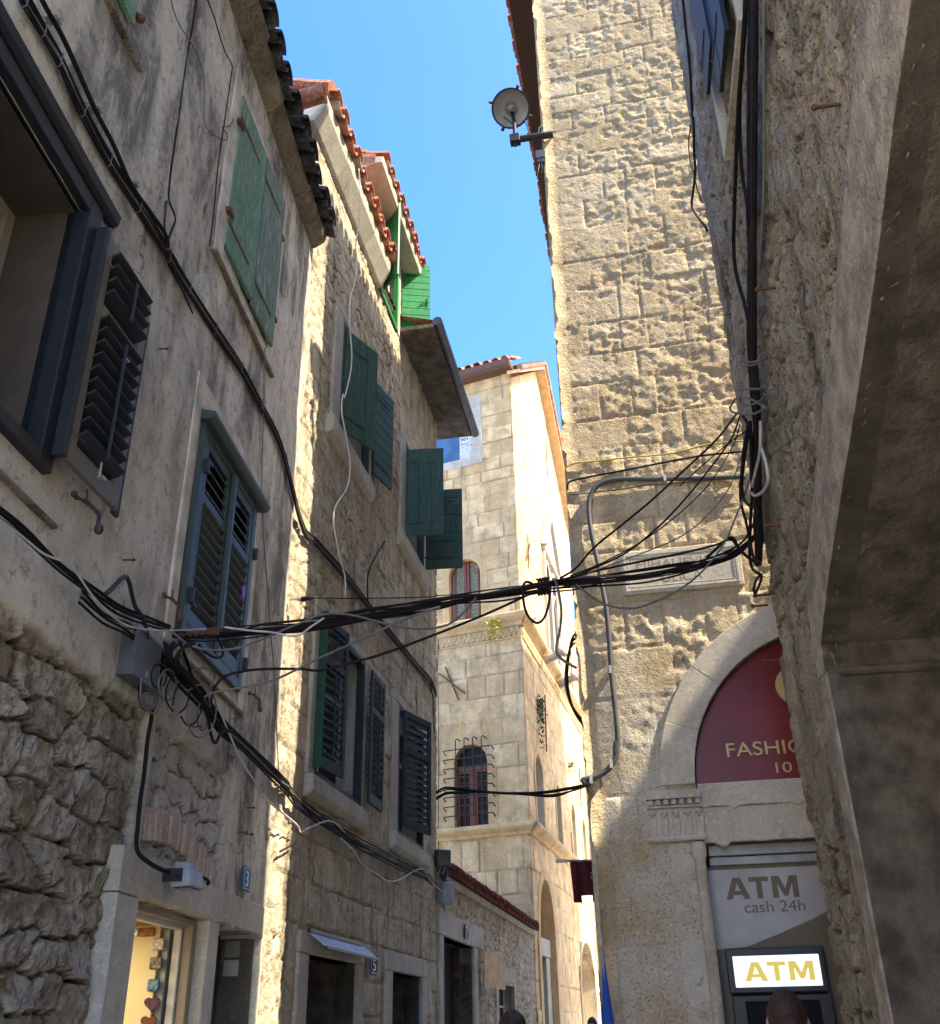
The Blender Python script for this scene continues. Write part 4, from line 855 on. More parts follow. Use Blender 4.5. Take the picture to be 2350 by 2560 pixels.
for (u0, z0, u1, z1, n) in ((-.3, 20.7, 5.1, 24.6, 22), (5.1, 24.6, 11.5, 20.3, 26)):
    for i in range(n):
        a = i/n; b = (i+.9)/n; m.tube([q(u0+(u1-u0)*a, z0+(z1-z0)*a+.01, .36), q(u0+(u1-u0)*b, z0+(z1-z0)*b-.01, .37)], [.1, .085], 8)
m.build('rake_tiles', M_['tile'], roofC)
tiles(CF, -5, .1, 21.0, .42, 3, .55, M_['tile'], roofC, seed=11, r=.13, ln=.5, jit=.012, under=False)
m = MB(); m.xprism(CF, [(.0, 20.75), (.3, 20.78), (.42, 20.85), (.46, 21.02), (.4, 21.04), (.0, 20.98)], -5, .12); m.build('gutter', M_['copper'], roofC)
m = MB(); m.tube([CF.P(-1.85, 20.75, .2), CF.P(-1.85, 20.3, .03)], .03, 6); m.build('gutter_bracket', M_['rust'], roofC)
# wall ties, spouts
def tie(W, u, z, l, ang, m):
    for a in ang: c, s = math.cos(a), math.sin(a); m.bar(W.P(u-l*c, z-l*s, .06), W.P(u+l*c, z+l*s, .06), .035)
for (W, u, z, l, ang) in ((CF, -2.18, 10.55, .55, (-.72, -1.2)), (CF, -2.75, 15.6, .5, (.7,)), (Cr, 1.35, 14.9, .6, (1.5, .9)), (Cr, 2.9, 9.9, .9, (1.45,)), (Cr, 9.2, 12.4+1.4, .9, (1.5,)), (Cr, 9.4, 9.3, .7, (1.5,)), (Cr, 6.2, 21.0, .8, (1.5,))):
    m = MB(); tie(W, u, z, l, ang, m); m.build('tie_anchor', M_['rust'], hC)
for u in (2.95, 5.5):
    m = MB(); c = Cr.P(u, 12.0, .2); m.bar(Cr.P(u, 11.85, .1), Cr.P(u, 12.02, .55), .2, .22); m.ball(Cr.P(u, 12.06, .62), (.14, .16, .13)); m.ball(Cr.P(u, 12.0, .76), (.08, .1, .07)); m.ball(Cr.P(u-.09, 12.17, .58), .05); m.ball(Cr.P(u+.09, 12.17, .58), .05)
    m.build('carved_spout', M_['trim'], hC, smooth=True)
# ------------------------------------------------------------------ far house
hF = thing('far_house', (3.6, 46, 0), 'distant ochre stone house in sun behind the palace and the tower', 'house')
FH = Wall(1.2, 44., 97.)
relief('front_wall', FH, -1, 9, .0, 15.6, .09, ashlar((0, 16, .4, .6), .5, 1.1, 71, .03, .03, .02, .03, .02, .02, 8), stone('ochre stone', (.50, .33, .18), (.60, .44, .27), (.35, .22, .12), dark=(.2, .13, .08), dk=.5, bs=14, bst=.6, bd=.02), hF, [], arched(3.5, 5.2, -1, 3.4))
hull(FH, -1, 9, 8, 0, 15.7, M_['house'], hF)
m = MB(); m.xprism(FH, [(-8, 16.2), (.5, 15.6), (.5, 15.75), (-4, 18), (-8, 16.4)], -1.3, 9.3); rr = m.build('roof', M_['tile'], hF)
m = MB(); arch_fill(m, FH, 3.5, 5.2, 0, 3.4, -.4); m.build('door', M_['pdoor'], hF)
m = MB(); m.box(FH, .9, 1.5, 10, 15, -.1, .25); m.build('pier', M_['palace'], hF)

# ------------------------------------------------------------------ 5 corner tower
hD = thing('corner_tower', D.P(2, 0), 'tall corner house of pitted yellow limestone above the arched shopfront', 'house')
zD = [0, .8, 1.5, 2.2, 2.97, 3.36, 3.75, 4.2, 4.65, 5.1, 5.62, 5.95, 6.35, 6.75, 7.1, 7.55, 7.9, 8.3, 8.79, 9.18, 9.65, 10.05, 10.46, 10.77, 11.23, 11.52, 11.79, 12.13, 12.45, 12.89, 13.29, 13.7, 14.1, 14.6]
_fd = ashlar(zD, .2, .5, 81, .012, .015, .007, .014, .004, .007, 30, u0=-.03, first=(.42, .78), bad=.013)
def fieldD(U, Z):
    h, t, mo = _fd(U, Z)
    lowk = sm(5.0, 4.4, Z+.3*fbm(U*2, Z*2, 3, 5))
    h = h*(1-lowk*.55)
    h = h-.016*sm(.10, .3, fbm(U*7, Z*9, 4, 77)+.25*np.exp(-((Z-4.95)/.28)**2-((U-.95)/.6)**2))*(Z > 4.4)
    q = sm(.32, .28, U+.02*fbm(Z*3, U, 2, 8))*sm(5.35, 5.25, Z)
    h = h-q*.12*(np.clip(.3-U, 0, .3))  # lower corner strip tilted back, shape added to keep it in shade
    h = np.where(Z < 3.36, h*.5+.005, h)+.02*(Z < 3.36)*(U < .24)*(Z > 2.98)
    return h, t, mo*(1-lowk*.5), sm(5.2, 3.9, Z+.5*fbm(U*2, Z*2, 3, 6))
AR = (.89, 3.47, 0, 3.42)
relief('front_wall', D, -.02, 4.3, .0, 14.3, .018, fieldD, M_['tower'], hD, [(.89, 3.47, -1, 2.95)], arched(.89, 3.47, 2.9, 3.42), rz=.02)
relief('side_wall', Wall(*D.P(0, 0)[:2], 10., -1), -.02, 6, 0, 14.3, .06, ashlar(zD, .3, .7, 83, .02, .02, .02, .02, .02, .01, 20), M_['tower'], hD)
m = MB(); c1 = Dl.P(6, 0); c2 = (D.P(4.3, 0)[0]+math.sin(math.radians(10))*6, D.P(4.3, 0)[1]+math.cos(math.radians(10))*6, 0); c3 = D.P(4.3, 0)
m.quad(c1, c2, T(c2, 14.2), T(c1, 14.2)); m.quad(c2, c3, T(c3, 14.2), T(c2, 14.2)); m.build('rear_walls', M_['tower'], hD)
m = MB()
P_ = ring(D, .89, 3.47, 0, 3.42, .28, 0, 0, n=9)
for i in range(9):
    (a, b), (c, d_) = P_[i], P_[i+1]; k = 6; arc = []
    c0 = (.89+3.47)/2; rr = 1.29
    t0 = math.pi-math.pi*i/9; t1 = math.pi-math.pi*(i+1)/9
    inn = [(c0+rr*math.cos(t0+(t1-t0)*j/k), 3.42+rr*math.sin(t0+(t1-t0)*j/k)) for j in range(k+1)]
    out = [(c0+(rr+.29)*math.cos(t0+(t1-t0)*j/k), 3.42+(rr+.29)*math.sin(t0+(t1-t0)*j/k)) for j in range(k+1)]
    m.prism(D, inn+out[::-1], -.2, .022+random.uniform(-.003, .003))
m.build('arch', M_['tower2'], hD, bevel=.006)
m = MB(); m.prism(D, [(x, z) for x, z in jag(.90, 3.46, 3.235, 3.42, 8)], -.2, .014); m.prism(D, jag(.895, 3.465, 2.95, 3.228, 9), -.2, .0); m.build('lintel', M_['tower2'], hD, bevel=.008)
m = MB(); m.box(D, 3.465, 3.75, 0, 2.96, -.25, .01); m.build('door_jamb', M_['tower2'], hD, bevel=.008)
m = MB(); m.box(D, .62, .895, 0, 2.96, -.25, .004); jb = m.build('door_jamb', M_['tower2'], hD, bevel=.008)
m = MB(); c = D.P(.855, 0, .012); m.lathe((c[0], c[1], 0), (0, 0, 1), [(.045, 0), (.045, 2.82), (.06, 2.85), (.06, 2.95)], 14); m.build('round_shaft', M_['tower2'], jb, smooth=True)
# carved capital
m = MB(); m.box(D, .47, .92, 3.30, 3.365, -.05, .085)
for i in range(7): m.box(D, .485+i*.064, .525+i*.064, 3.255, 3.295, -.02, .07)
m.box(D, .47, .915, 3.23, 3.25, -.05, .06); m.box(D, .49, .9, 3.0, 3.25, -.05, .03)
for i in range(5):
    u = .51+i*.095; m.prism(D, [(u-.02, 3.0), (u+.02, 3.0), (u+.034, 3.13), (u+.03, 3.2), (u-.03, 3.2), (u-.034, 3.13)], .02, .048)
    for s_ in (-1, 0, 1): m.ball(D.P(u+s_*.016, 3.196-abs(s_)*.006, .068), (.015, .02, .018), 8, 6)
    m.ball(D.P(u, 3.172, .062), (.016, .018, .02), 8, 6)
m.tube([D.P(.46, 2.985, .045), D.P(.93, 2.99, .045)], .024, 8); m.build('capital', M_['tower2'], hD, bevel=.003)
m = MB(); arch_reveal(m, D, .89, 3.47, 2.94, 3.42, .12); m.box(D, .89, 3.47, 0, 4.8, -.6, -.5); m.build('shopfront_backing', M_['soffit'], hD)
m = MB(); m.box(D, .93, 3.43, 2.86, 2.94, -.20, -.12); m.box(D, .93, 3.43, 2.79, 2.855, -.24, -.16); m.build('shutter_box', M_['galv'], hD, bevel=.004)
# eaves of the tower
m = MB(); m.box(Dl, .02, 6.2, 14.25, 14.33, -4, .36); m.build('eave', M_['pdoor'], hD)
m = MB(); m.quad(Dl.P(0.02, 14.36, .3), Dl.P(6.2, 14.36, .3), Dl.P(6.2, 16, -2.3), Dl.P(.02, 16, -2.3)); m.quad(Dl.P(0.02, 14.36, -4), Dl.P(6.2, 14.36, -4), Dl.P(6.2, 16, -2.3), Dl.P(.02, 16, -2.3)); rd = m.build('roof', M_['tile'], hD)
tiles(Dl, .02, 6.2, 14.36, .42, 2, .4, M_['tile'], rd, seed=15, r=.09)

# ------------------------------------------------------------------ 6 rough house on the right
hE = thing('rough_house', E.P(3, 0), 'eroded rough stone house on the right with a dark arch', 'house')
ARC = [(1.63, 3.45), (1.65, 3.61), (1.84, 3.70), (2.22, 3.85), (2.78, 4.03), (3.4, 4.22), (4.0, 4.42), (4.6, 4.68), (5.4, 4.95), (6.4, 5.1), (7.6, 5.15)]
ARO = [(1.42, 3.45), (1.43, 3.7), (1.52, 4.03), (2.2, 4.34), (2.75, 4.54), (3.2, 4.70), (4.0, 5.05), (4.6, 5.34), (5.4, 5.6), (6.4, 5.75), (7.6, 5.8)]
_az = np.array(ARC)
fe1 = rubble(.40, .24, 91, .05, .10, .018)
def fieldE(U, Z):
    h, t, mo = fe1(U, Z)
    k = sm(.02, .07, fbm(U*1.2, Z*.9, 3, 93))        # remains of plaster
    hp = .02+.03*fbm(U*2.5, Z*1.5, 5, 94)
    h = h*(1-k*.75)+hp*k+.034*fbm(U*9, Z*4, 5, 95)+.024*fbm(U*26, Z*9, 3, 96)
    return h, t, mo*(1-k)
relief('lane_wall', E, -.0, 8.5, 0, 13.0, .02, fieldE, M_['rough'], hE, [], lambda U, Z: (U > 1.66) & (U < 7.6) & (Z < np.interp(U, _az[:, 0], _az[:, 1])), rz=.024, skirt=.3, flat='all')
relief('passage_wall', Eb, .14, 5, 0, 16.8, .08, rubble(.4, .3, 97, .05, .3, .02), M_['rough'], hE)
m = MB(); e0 = E.P(8.5, 0, -.05); e1 = E.P(8.5, 0, -7); e2 = Eb.P(5, 0, -.0)
m.quad(e0, e1, T(e1, 16.9), T(e0, 16.9)); m.quad(e1, e2, T(e2, 16.9), T(e1, 16.9)); m.quad(E.P(0, 12.99), E.P(8.5, 12.99), E.P(8.5, 16.9), E.P(0, 16.9)); m.build('rear_walls', M_['soffit'], hE)
m = MB(); a = [E.P(-.05, 16.9, .25), E.P(9, 16.9, .25), E.P(9, 16.9, -7), Eb.P(5, 16.9, .0), Eb.P(.0, 16.9, .0)]; m.add(a+[(p[0], p[1], 17.05) for p in a], [(0, 1, 2, 3, 4), (5, 6, 7, 8, 9)]+[(i, (i+1) % 5, 5+(i+1) % 5, 5+i) for i in range(5)]); m.build('roof', M_['tile'], hE)
m = MB()
def wob(i, s): return .012*math.sin(i*2.3+s)+.008*math.sin(i*5.1+s)
n = 60; inn = []; out = []
ai = np.array(ARC); ao = np.array(ARO)
for i in range(n+1):
    t = i/n*(len(ARC)-1); k = min(int(t), len(ARC)-2); f = t-k
    inn.append(tuple(ai[k]*(1-f)+ai[k+1]*f)); out.append(tuple(ao[k]*(1-f)+ao[k+1]*f+np.array([wob(i, 3), wob(i, 1)])))
for i in range(n): m.prism(E, [inn[i], inn[i+1], out[i+1], out[i]], -.1, .05)
for i in range(24): a = 3.45*i/24; b = 3.45*(i+1)/24; m.prism(E, [(1.63+.05*(1-a/3.45)+wob(i, 2), a), (1.63+.05*(1-b/3.45)+wob(i+1, 2), b), (1.42+wob(i+1, 5), b), (1.42+wob(i, 5), a)], -.1, .05)
m.build('arch_band', M_['bandE'], hE, weld=True, smooth=False)
m = MB()
for a_, b_ in zip(inn[:-1], inn[1:]): m.quad(E.P(*a_, .045), E.P(*b_, .045), E.P(*b_, -4), E.P(*a_, -4))
m.quad(E.P(1.66, 3.45, .04), E.P(1.66, 3.45, -4), E.P(1.69, 0, -4), E.P(1.69, 0, .04)); m.quad(E.P(7.6, 0, 0), E.P(7.6, 5.15, 0), E.P(7.6, 5.15, -4), E.P(7.6, 0, -4))
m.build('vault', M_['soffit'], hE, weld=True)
m = MB(); m.box(E, 1.6, 7.7, 0, 5.3, -4.15, -4); m.build('vault_rear_wall', M_['soffit'], hE)
m = MB(); m.box(E, 1.645, 1.70, 3.41, 3.46, -4, -.02); m.build('impost', M_['soffit'], hE, bevel=.015)
# shutters high on the rough wall
m = MB(); frame(m, E, 1.48, 2.75, 7.72, 10.6, .05, -.02, .06); w = m.build('window', M_['trim'], hE, bevel=.005)
for (u, wd_, z0, o) in ((1.66, .5, 8.28, .11), (2.05, .55, 7.84, .09)):
    S = hinged(E, u, o, E.az); planks(S, wd_, z0, 10.4, (M_['pblack'], M_['pblack'], M_['pblack']), w, n=3, horiz=False)
m = MB(); m.box(E, 1.40, 1.47, 8.9, 9.25, .02, .08); m.build('hinge', M_['iron'], w)
# unseen neighbours added further right, placed and sized to shade tower and palace
for nm, W, a, b, dep, h, lab in (('corner_house', Wall(7.2, 12.2, 100.), 0, 7, 18, 21.4, 'stone house behind the corner tower out of view'), ('side_house', Wall(9.2, 0., 10., -1), 0, 9.2, 6, 14.6, 'house along the side passage out of view')):
    g = thing(nm, W.P(3, 0), lab, 'house'); hull(W, a, b, dep, 0, h, M_['house'], g, name='walls', o=0, front=True)
    m = MB(); m.box(W, a, b, h, h+.15, -dep, 0); m.build('roof', M_['tile'], g)

# ------------------------------------------------------------------ ground, sky, sun
m = MB(); m.quad((-150, -60, 0), (150, -60, 0), (150, 240, 0), (-150, 240, 0)); g = m.build('ground', M_['ground'], None, loc=(0, 0, 0)); g['kind'] = 'structure'
SAZ, SEL = math.radians(113.5), math.radians(50)
wd = bpy.data.worlds.new('World'); SC.world = wd; wd.use_nodes = True; nt = wd.node_tree
sky = nt.nodes.new('ShaderNodeTexSky'); sky.sky_type = 'NISHITA'; sky.sun_disc = False; sky.sun_elevation = SEL; sky.sun_rotation = SAZ; sky.altitude = 0; sky.air_density = 1.; sky.dust_density = 1.7; sky.ozone_density = 1.5
bg = nt.nodes['Background']; bg.inputs[1].default_value = SKY_; hs = nt.nodes.new('ShaderNodeHueSaturation'); hs.inputs['Hue'].default_value = .51; hs.inputs['Saturation'].default_value = 1.38; hs.inputs['Value'].default_value = .74; nt.links.new(sky.outputs[0], hs.inputs['Color']); nt.links.new(hs.outputs[0], bg.inputs[0])
sl = bpy.data.lights.new('sun', 'SUN'); sl.energy = SUN_; sl.angle = math.radians(.5); sl.color = (1, .89, .70); so = bpy.data.objects.new('sun', sl); COL.objects.link(so)
sd = Vector((math.sin(SAZ)*math.cos(SEL), math.cos(SAZ)*math.cos(SEL), math.sin(SEL))); so.rotation_euler = sd.to_track_quat('Z', 'Y').to_euler(); so.location = (20, -10, 40)
SC.view_settings.exposure = EXP_
ll = bpy.data.lights.new('shop_light', 'AREA'); ll.energy = 9; ll.size = 1.2; ll.color = (1, .86, .55); lo = bpy.data.objects.new('shop_light', ll); COL.objects.link(lo); lo.location = A.P(6.6, 2.3, -1.2)
# ------------------------------------------------------------------ cables
def cable(name, label, cat, pts, r, mat, group=None, k=6, n=6):
    m = MB(); m.tube(spline(pts, k), r, n); o = m.build(name, M_[mat] if isinstance(mat, str) else mat, smooth=True); return tag(o, label, cat, group)
def on(W, px, off=.03): return [W.X(x, y, off) for x, y in px]
def bundle(name, label, cat, strands, group=None, k=6):
    """strands: (points, radius, material index); one tied bundle of cables"""
    mats = [M_['black'], M_['brownc'], M_['grey'], M_['whitec']]; m = MB()
    for pts, r, mi in strands: m.m = mi; m.tube(spline(pts, k), r, 5)
    o = m.build(name, mats, smooth=True); return tag(o, label, cat, group)
def spread_pts(pts, n, sp, seed=0, wav=.01, dirv=(0, 0, 1), dir2=None, mis=(0,), r=.008):
    rg = random.Random(seed); S = []; dv = np.array(dirv, float); d2 = np.array(dir2, float) if dir2 is not None else None
    for i in range(n):
        o = (i-(n-1)/2)*sp; S.append(([np.array(p)+dv*(o+rg.uniform(-wav, wav))+((d2*rg.uniform(0, sp*1.6)) if d2 is not None else 0) for p in pts], r*rg.uniform(.8, 1.25), mis[i % len(mis)]))
    return S
# flat bundle clipped along both left houses
pa = [(48, -25), (60, 0), (105, 75), (145, 150), (205, 275), (270, 400), (345, 515), (420, 640), (470, 722), (535, 822), (600, 920), (650, 1010), (703, 1120)]
pb = [(712, 1240), (755, 1315), (793, 1359), (866, 1445), (931, 1528), (996, 1610), (1048, 1672), (1075, 1702), (1090, 1735)]
pw = on(A, pa, .05)+on(B, pb[1:], .04)
bundle('cable_bundle', 'flat bundle of dark cables clipped diagonally across both house fronts on the left', 'cable bundle', spread_pts(pw, 7, .017, 1, .002, dir2=A.n*.5, mis=(0, 1, 0, 2, 0, 1, 0), r=.0078))
m = MB()
for i in range(1, len(pa)-1): p = np.array(A.X(*pa[i], .05)); m.tube([p+np.array([0, 0, -.06]), p+A.n*.022+np.array([0, 0, -.05]), p+A.n*.024+np.array([0, 0, .05]), p+np.array([0, 0, .06])], .0035, 5)
tag(m.build('cable_clips', M_['boxgrey']), 'small metal clips holding the flat cable bundle to the plaster', 'cable clips', None, 'stuff')
cable('cable', 'thick black cable held by metal brackets above the flat bundle', 'cable', on(A, [(100, -10), (120, 28), (165, 110), (235, 268), (285, 365), (326, 458), (372, 525), (405, 572), (418, 600), (420, 645)], .07), .016, 'black')
for px, lab in (((128, 45), 'highest'), ((234, 268), 'middle'), ((327, 456), 'lowest')):
    c = np.array(A.X(*px, .05)); m = MB(); m.box(Wall(c[0], c[1], A.az), -.03, .03, c[2]-.025, c[2]-.012, -.05, .05); m.tube([c+A.n*.04+A.d*.02+np.array([0, 0, .03]), c+A.n*.045-A.d*.0, c+A.n*.04-A.d*.02-np.array([0, 0, .03])], .008, 6); m.ball(c+A.n*.05, .012, 6, 5)
    tag(m.build('cable_bracket', M_['galv']), lab+' of the metal brackets holding the thick black cable on the plaster', 'bracket', 'brackets of the thick black cable')
cable('cable', 'thin grey wire drooping from the top past the old green shutters', 'cable', on(A, Z1((985, -20), (1003, 60), (1040, 150), (1100, 240), (1150, 340), (1178, 450), (1180, 560), (1175, 660), (1190, 730), (1225, 770), (1270, 800), (1312, 806), (1308, 770), (1285, 735), (1320, 730), (1350, 690)), .05), .0055, 'grey')
v1 = Z1((1136, -20), (1108, 170), (1080, 300), (1050, 520), (1020, 740), (990, 950), (975, 1080), (975, 1160), (1010, 1260), (985, 1340), (968, 1400), (968, 1500), (990, 1560), (1060, 1700), (1110, 1810))
cable('cable', 'dark doubled wire running down the plaster to the cable joint', 'cable', on(A, v1, .03), .010, 'brownc')
cable('cable', 'short blue black wire looped beside the cable joint', 'cable', on(A, Z1((985, 1170), (960, 1165), (955, 1220), (950, 1310), (965, 1370)), .04), .008, M_['pblack'])
cable('cable', 'thin wire along the raised band beside the old green shutters', 'cable', on(A, Z1((1195, -10), (1240, 110), (1275, 230), (1305, 310), (1340, 380), (1330, 470), (1300, 680), (1260, 950), (1235, 1220), (1210, 1420)), .06), .006, 'brownc')
lw_ = Z2((1528, 160), (1520, 600), (1512, 900), (1520, 1200), (1545, 1550), (1562, 1790))
cable('cable', 'thin pale wire hanging straight down at the corner of the plastered house', 'cable', on(A, lw_+Y6((1455, 900), (1480, 1400), (1500, 1800)), .06), .005, 'grey')
# lower run: from the left edge to the junction and on to the stone house
q1 = [(-40, 1255), (0, 1285), (65, 1337), (151, 1419), (238, 1484), (303, 1527), (380, 1555), (424, 1571)]
bundle('cable_bundle', 'sagging cables from the left edge up to the tangled joint under the teal shutters', 'cable bundle', spread_pts(on(A, q1, .12), 3, .022, 3, .008, mis=(1, 0, 0), r=.009))
q2 = [(-40, 1290), (0, 1312), (80, 1370), (151, 1430), (200, 1490), (260, 1545), (324, 1575), (393, 1650), (440, 1700), (500, 1760), (548, 1810), (610, 1867), (687, 1943), (722, 1975)]
bundle('cable_bundle', 'thick tangle of black cables sloping down the plaster past the junction box', 'cable bundle', spread_pts(on(A, q2[4:], .10), 4, .02, 4, .012, dir2=A.n*.3, mis=(0, 0, 2, 1), r=.0085)+spread_pts(on(A, [(405, 1629), (430, 1665), (496, 1733), (548, 1810), (610, 1867), (687, 1943), (722, 1975)], .11), 8, .016, 5, .012, dir2=A.n*.5, mis=(0, 0, 1, 0, 2), r=.0085))
cable('cable', 'pale cable running in from the left edge along the sagging cables', 'cable', on(A, [(-30, 1270), (0, 1300), (60, 1345), (110, 1385), (160, 1405), (190, 1430), (240, 1500), (310, 1560), (380, 1575), (440, 1576), (520, 1572)], .16), .006, 'whitec')
q3 = [(742, 2000), (790, 2042), (819, 2058), (862, 2085), (903, 2116), (951, 2139), (1004, 2164), (1055, 2187), (1080, 2205)]
bundle('cable_bundle', 'sagging bundle of cables across the stone house below its lower windows', 'cable bundle', spread_pts(on(A, [(700, 1955), (722, 1980)], .08)+on(B, q3, .08), 9, .013, 6, .02, dir2=B.n*.5, mis=(0, 0, 1, 0, 0, 0, 2), r=.0078))
cable('cable', 'loose pale wire dipping below the bundle to the stone house', 'cable', on(A, Y6((1000, 1250), (1060, 1400), (1130, 1560), (1190, 1690), (1280, 1830), (1400, 2010)), .14)+on(B, X4((0, 1610), (35, 1670), (90, 1640), (215, 1590), (285, 1605), (350, 1670)), .1), .0085, 'whitec')
cable('cable', 'thin pale wire dipping low under the sill of the dark shutter', 'cable', on(B, X5((600, 180), (720, 300), (820, 450), (950, 530), (1075, 605), (1200, 580), (1330, 500), (1420, 490), (1480, 600), (1600, 705)), .1), .008, 'whitec')
cable('cable', 'short frayed wire end poking out of the sunlit corner', 'cable', on(B, X5((0, 310), (60, 280), (145, 225)), .06), .009, 'brownc')
# tangle at the junction box
jb_ = A.X(*Z3((765, 110))[0], .1)
for i, ps in enumerate((((560, 700), (560, 780), (590, 850), (650, 900), (700, 960)), ((620, 690), (570, 760), (600, 860), (680, 940), (760, 1050)), ((680, 690), (600, 760), (620, 870), (700, 960), (800, 1090)), ((740, 700), (650, 790), (640, 880), (720, 980), (830, 1110)), ((790, 700), (690, 740), (650, 830), (700, 930), (790, 1040)))):
    cable('cable', ('leftmost', 'second', 'middle', 'fourth', 'rightmost')[i]+' of the black cables curling down from the tangled joint', 'cable', on(A, Y6(*ps), .14+.02*i), .012, 'black', 'black cables curling from the joint')
cable('cable', 'black cable crossing the tangle in a straight diagonal', 'cable', on(A, Y6((665, 680), (720, 820), (780, 1000), (850, 1150), (900, 1300), (930, 1460), (965, 1535), (1010, 1460), (1050, 1430), (1100, 1440)), .15), .012, 'black')
cable('cable', 'grey wire curling in a wide loop below the teal shutters', 'cable', on(A, Y6((720, 980), (790, 920), (880, 905), (950, 930), (960, 1000), (920, 1080), (915, 1170), (930, 1230)), .13), .007, 'grey')
cable('cable', 'grey wire hanging in a narrow loop below the tangle', 'cable', on(A, Y6((840, 1180), (820, 1280), (820, 1380), (850, 1425), (890, 1400), (900, 1330), (850, 1250)), .12), .008, 'grey')
cable('cable', 'black cable drooping in front of the foot of the teal shutters', 'cable', on(A, Y6((985, 650), (1010, 700), (1030, 760), (1020, 810), (960, 815), (880, 770), (830, 710)), .18), .010, 'black')
cable('cable', 'navy cable arching up from the sagging cables and down to the junction box', 'cable', on(A, Y6((40, 290), (100, 240), (160, 175), (215, 140), (245, 190), (270, 300), (300, 400), (345, 460), (375, 530), (390, 590), (400, 660)), .13), .014, M_['pblack'])
for i, ps in enumerate((((330, 980), (335, 1100), (350, 1220), (400, 1260), (440, 1250), (475, 1170), (500, 1050), (520, 900), (530, 760)), ((370, 1000), (400, 1080), (450, 1130), (470, 1150), (420, 1120), (365, 1130), (370, 1200), (430, 1250), (480, 1150), (470, 1010)), ((345, 990), (340, 1180), (380, 1250), (450, 1285), (500, 1230), (520, 1050)))):
    cable('cable', ('black cable hanging in a loop under the junction box', 'grey wire coiled in a small ring under the junction box', 'outermost grey wire hanging in a loop under the junction box')[i], 'cable', on(A, Y6(*ps), .08+.03*i), (.012, .009, .007)[i], ('black', 'grey', 'grey')[i])
cable('cable', 'black cable running down beside the rubble to the small floodlight', 'cable', on(A, [(381, 1765), (378, 1800), (369, 1850), (360, 1937), (351, 1999), (345, 2060), (343, 2125), (375, 2158), (417, 2179), (445, 2175)], .09), .014, 'black')
cable('cable', 'short black cable looping from the small floodlight back to the bricks', 'cable', on(A, Y7((840, 680), (900, 690), (960, 715), (980, 745), (965, 755)), .06), .011, 'black')
m = MB(); c = np.array(A.X(*Z3((755, 100))[0], .1)); W = Wall(c[0], c[1], A.az)
m.box(W, -.2, .19, c[2]-.16, c[2]+.13, -.09, .03); m.m = 1; m.box(W, -.205, .195, c[2]+.135, c[2]+.155, -.09, .035); m.box(W, -.02, .01, c[2]-.12, c[2]-.08, .03, .036)
tag(m.build('junction_box', [M_['boxgrey'], M_['galv']], bevel=.012), 'dark grey junction box on the plaster under the tangled cables', 'junction box')
# turnbuckle ring of the span
m = MB(); P0 = np.array(A.X(425, 1590, .02)); P0b = np.array(A.X(520, 1580, .35))
for i in range(7): c = P0+(P0b-P0)*(i/6); m.tube([c+np.array([0, 0, -.012]), c+(P0b-P0)*.09+np.array([0, 0, .0]), c+(P0b-P0)*.16+np.array([0, 0, .012])], .009, 5)
m.bar(P0b, P0b+(P0b-P0)*.25, .03, .045); tag(m.build('turnbuckle', M_['rust']), 'rusty turnbuckle anchoring the cables to the plaster', 'turnbuckle')

# spans across the lane
Pa = A.X(430, 1590, .05); Pe = E.X(1897, 1350, .06); SP = between(Pa, Pe)
main = [(432, 1583), (500, 1590), (600, 1582), (763, 1570), (900, 1545), (1040, 1520), (1145, 1500), (1260, 1485), (1348, 1469), (1440, 1458), (1526, 1450), (1620, 1440), (1717, 1422), (1790, 1405), (1844, 1378), (1880, 1350), (1897, 1320)]
bundle('cable_bundle', 'thick bundle of black cables spanning the lane above the street name plate', 'cable bundle', spread_pts(on(SP, main, 0), 5, .009, 8, .007, dir2=SP.n*.8, mis=(0, 1, 0, 0, 1), r=.006)+spread_pts(on(SP, main[:9], 0), 3, .03, 9, .02, dir2=SP.n*.5, mis=(0, 1), r=.006))
sp2 = lambda px, d=0: on(SP, px, d)
up = [(517, 1584), (600, 1577), (650, 1562), (740, 1552), (823, 1541), (930, 1521), (1018, 1510), (1100, 1498), (1169, 1491), (1291, 1474), (1400, 1450), (1500, 1425), (1600, 1404), (1700, 1384), (1790, 1362), (1825, 1348), (1850, 1375), (1880, 1400)]
cable('cable', 'black cable spanning the lane just above the thick bundle', 'cable', sp2(up, .05), .009, 'brownc')
cable('cable', 'second black cable crossing the lane beneath the higher one', 'cable', sp2([(700, 1574), (850, 1556), (953, 1541), (1083, 1525), (1200, 1490), (1291, 1470), (1400, 1455), (1530, 1436), (1650, 1420), (1760, 1400), (1850, 1360), (1890, 1300)], -.06), .009, 'black')
low = [(527, 1758), (535, 1722), (560, 1692), (600, 1680), (637, 1674), (700, 1672), (757, 1673), (800, 1676), (860, 1662), (953, 1636), (1083, 1588), (1213, 1536), (1312, 1491), (1351, 1474)]
cable('cable', 'brown black cable sagging below the thick bundle across the lane', 'cable', sp2(low, .12), .009, 'brownc')
cable('cable', 'thin grey wire sweeping low across the lane from the tangle', 'cable', sp2([(512, 1743), (536, 1731), (634, 1713), (697, 1695), (793, 1648), (873, 1612), (953, 1575), (1018, 1545), (1100, 1520)], .2), .008, 'grey')
cable('cable', 'pale wire weaving around the thick bundle near the teal shutters', 'cable', sp2([(430, 1580), (470, 1610), (520, 1625), (585, 1622), (650, 1600), (740, 1562), (810, 1536), (880, 1538), (950, 1556), (1040, 1572), (1110, 1565), (1150, 1540), (1190, 1495)], .1), .008, 'grey')
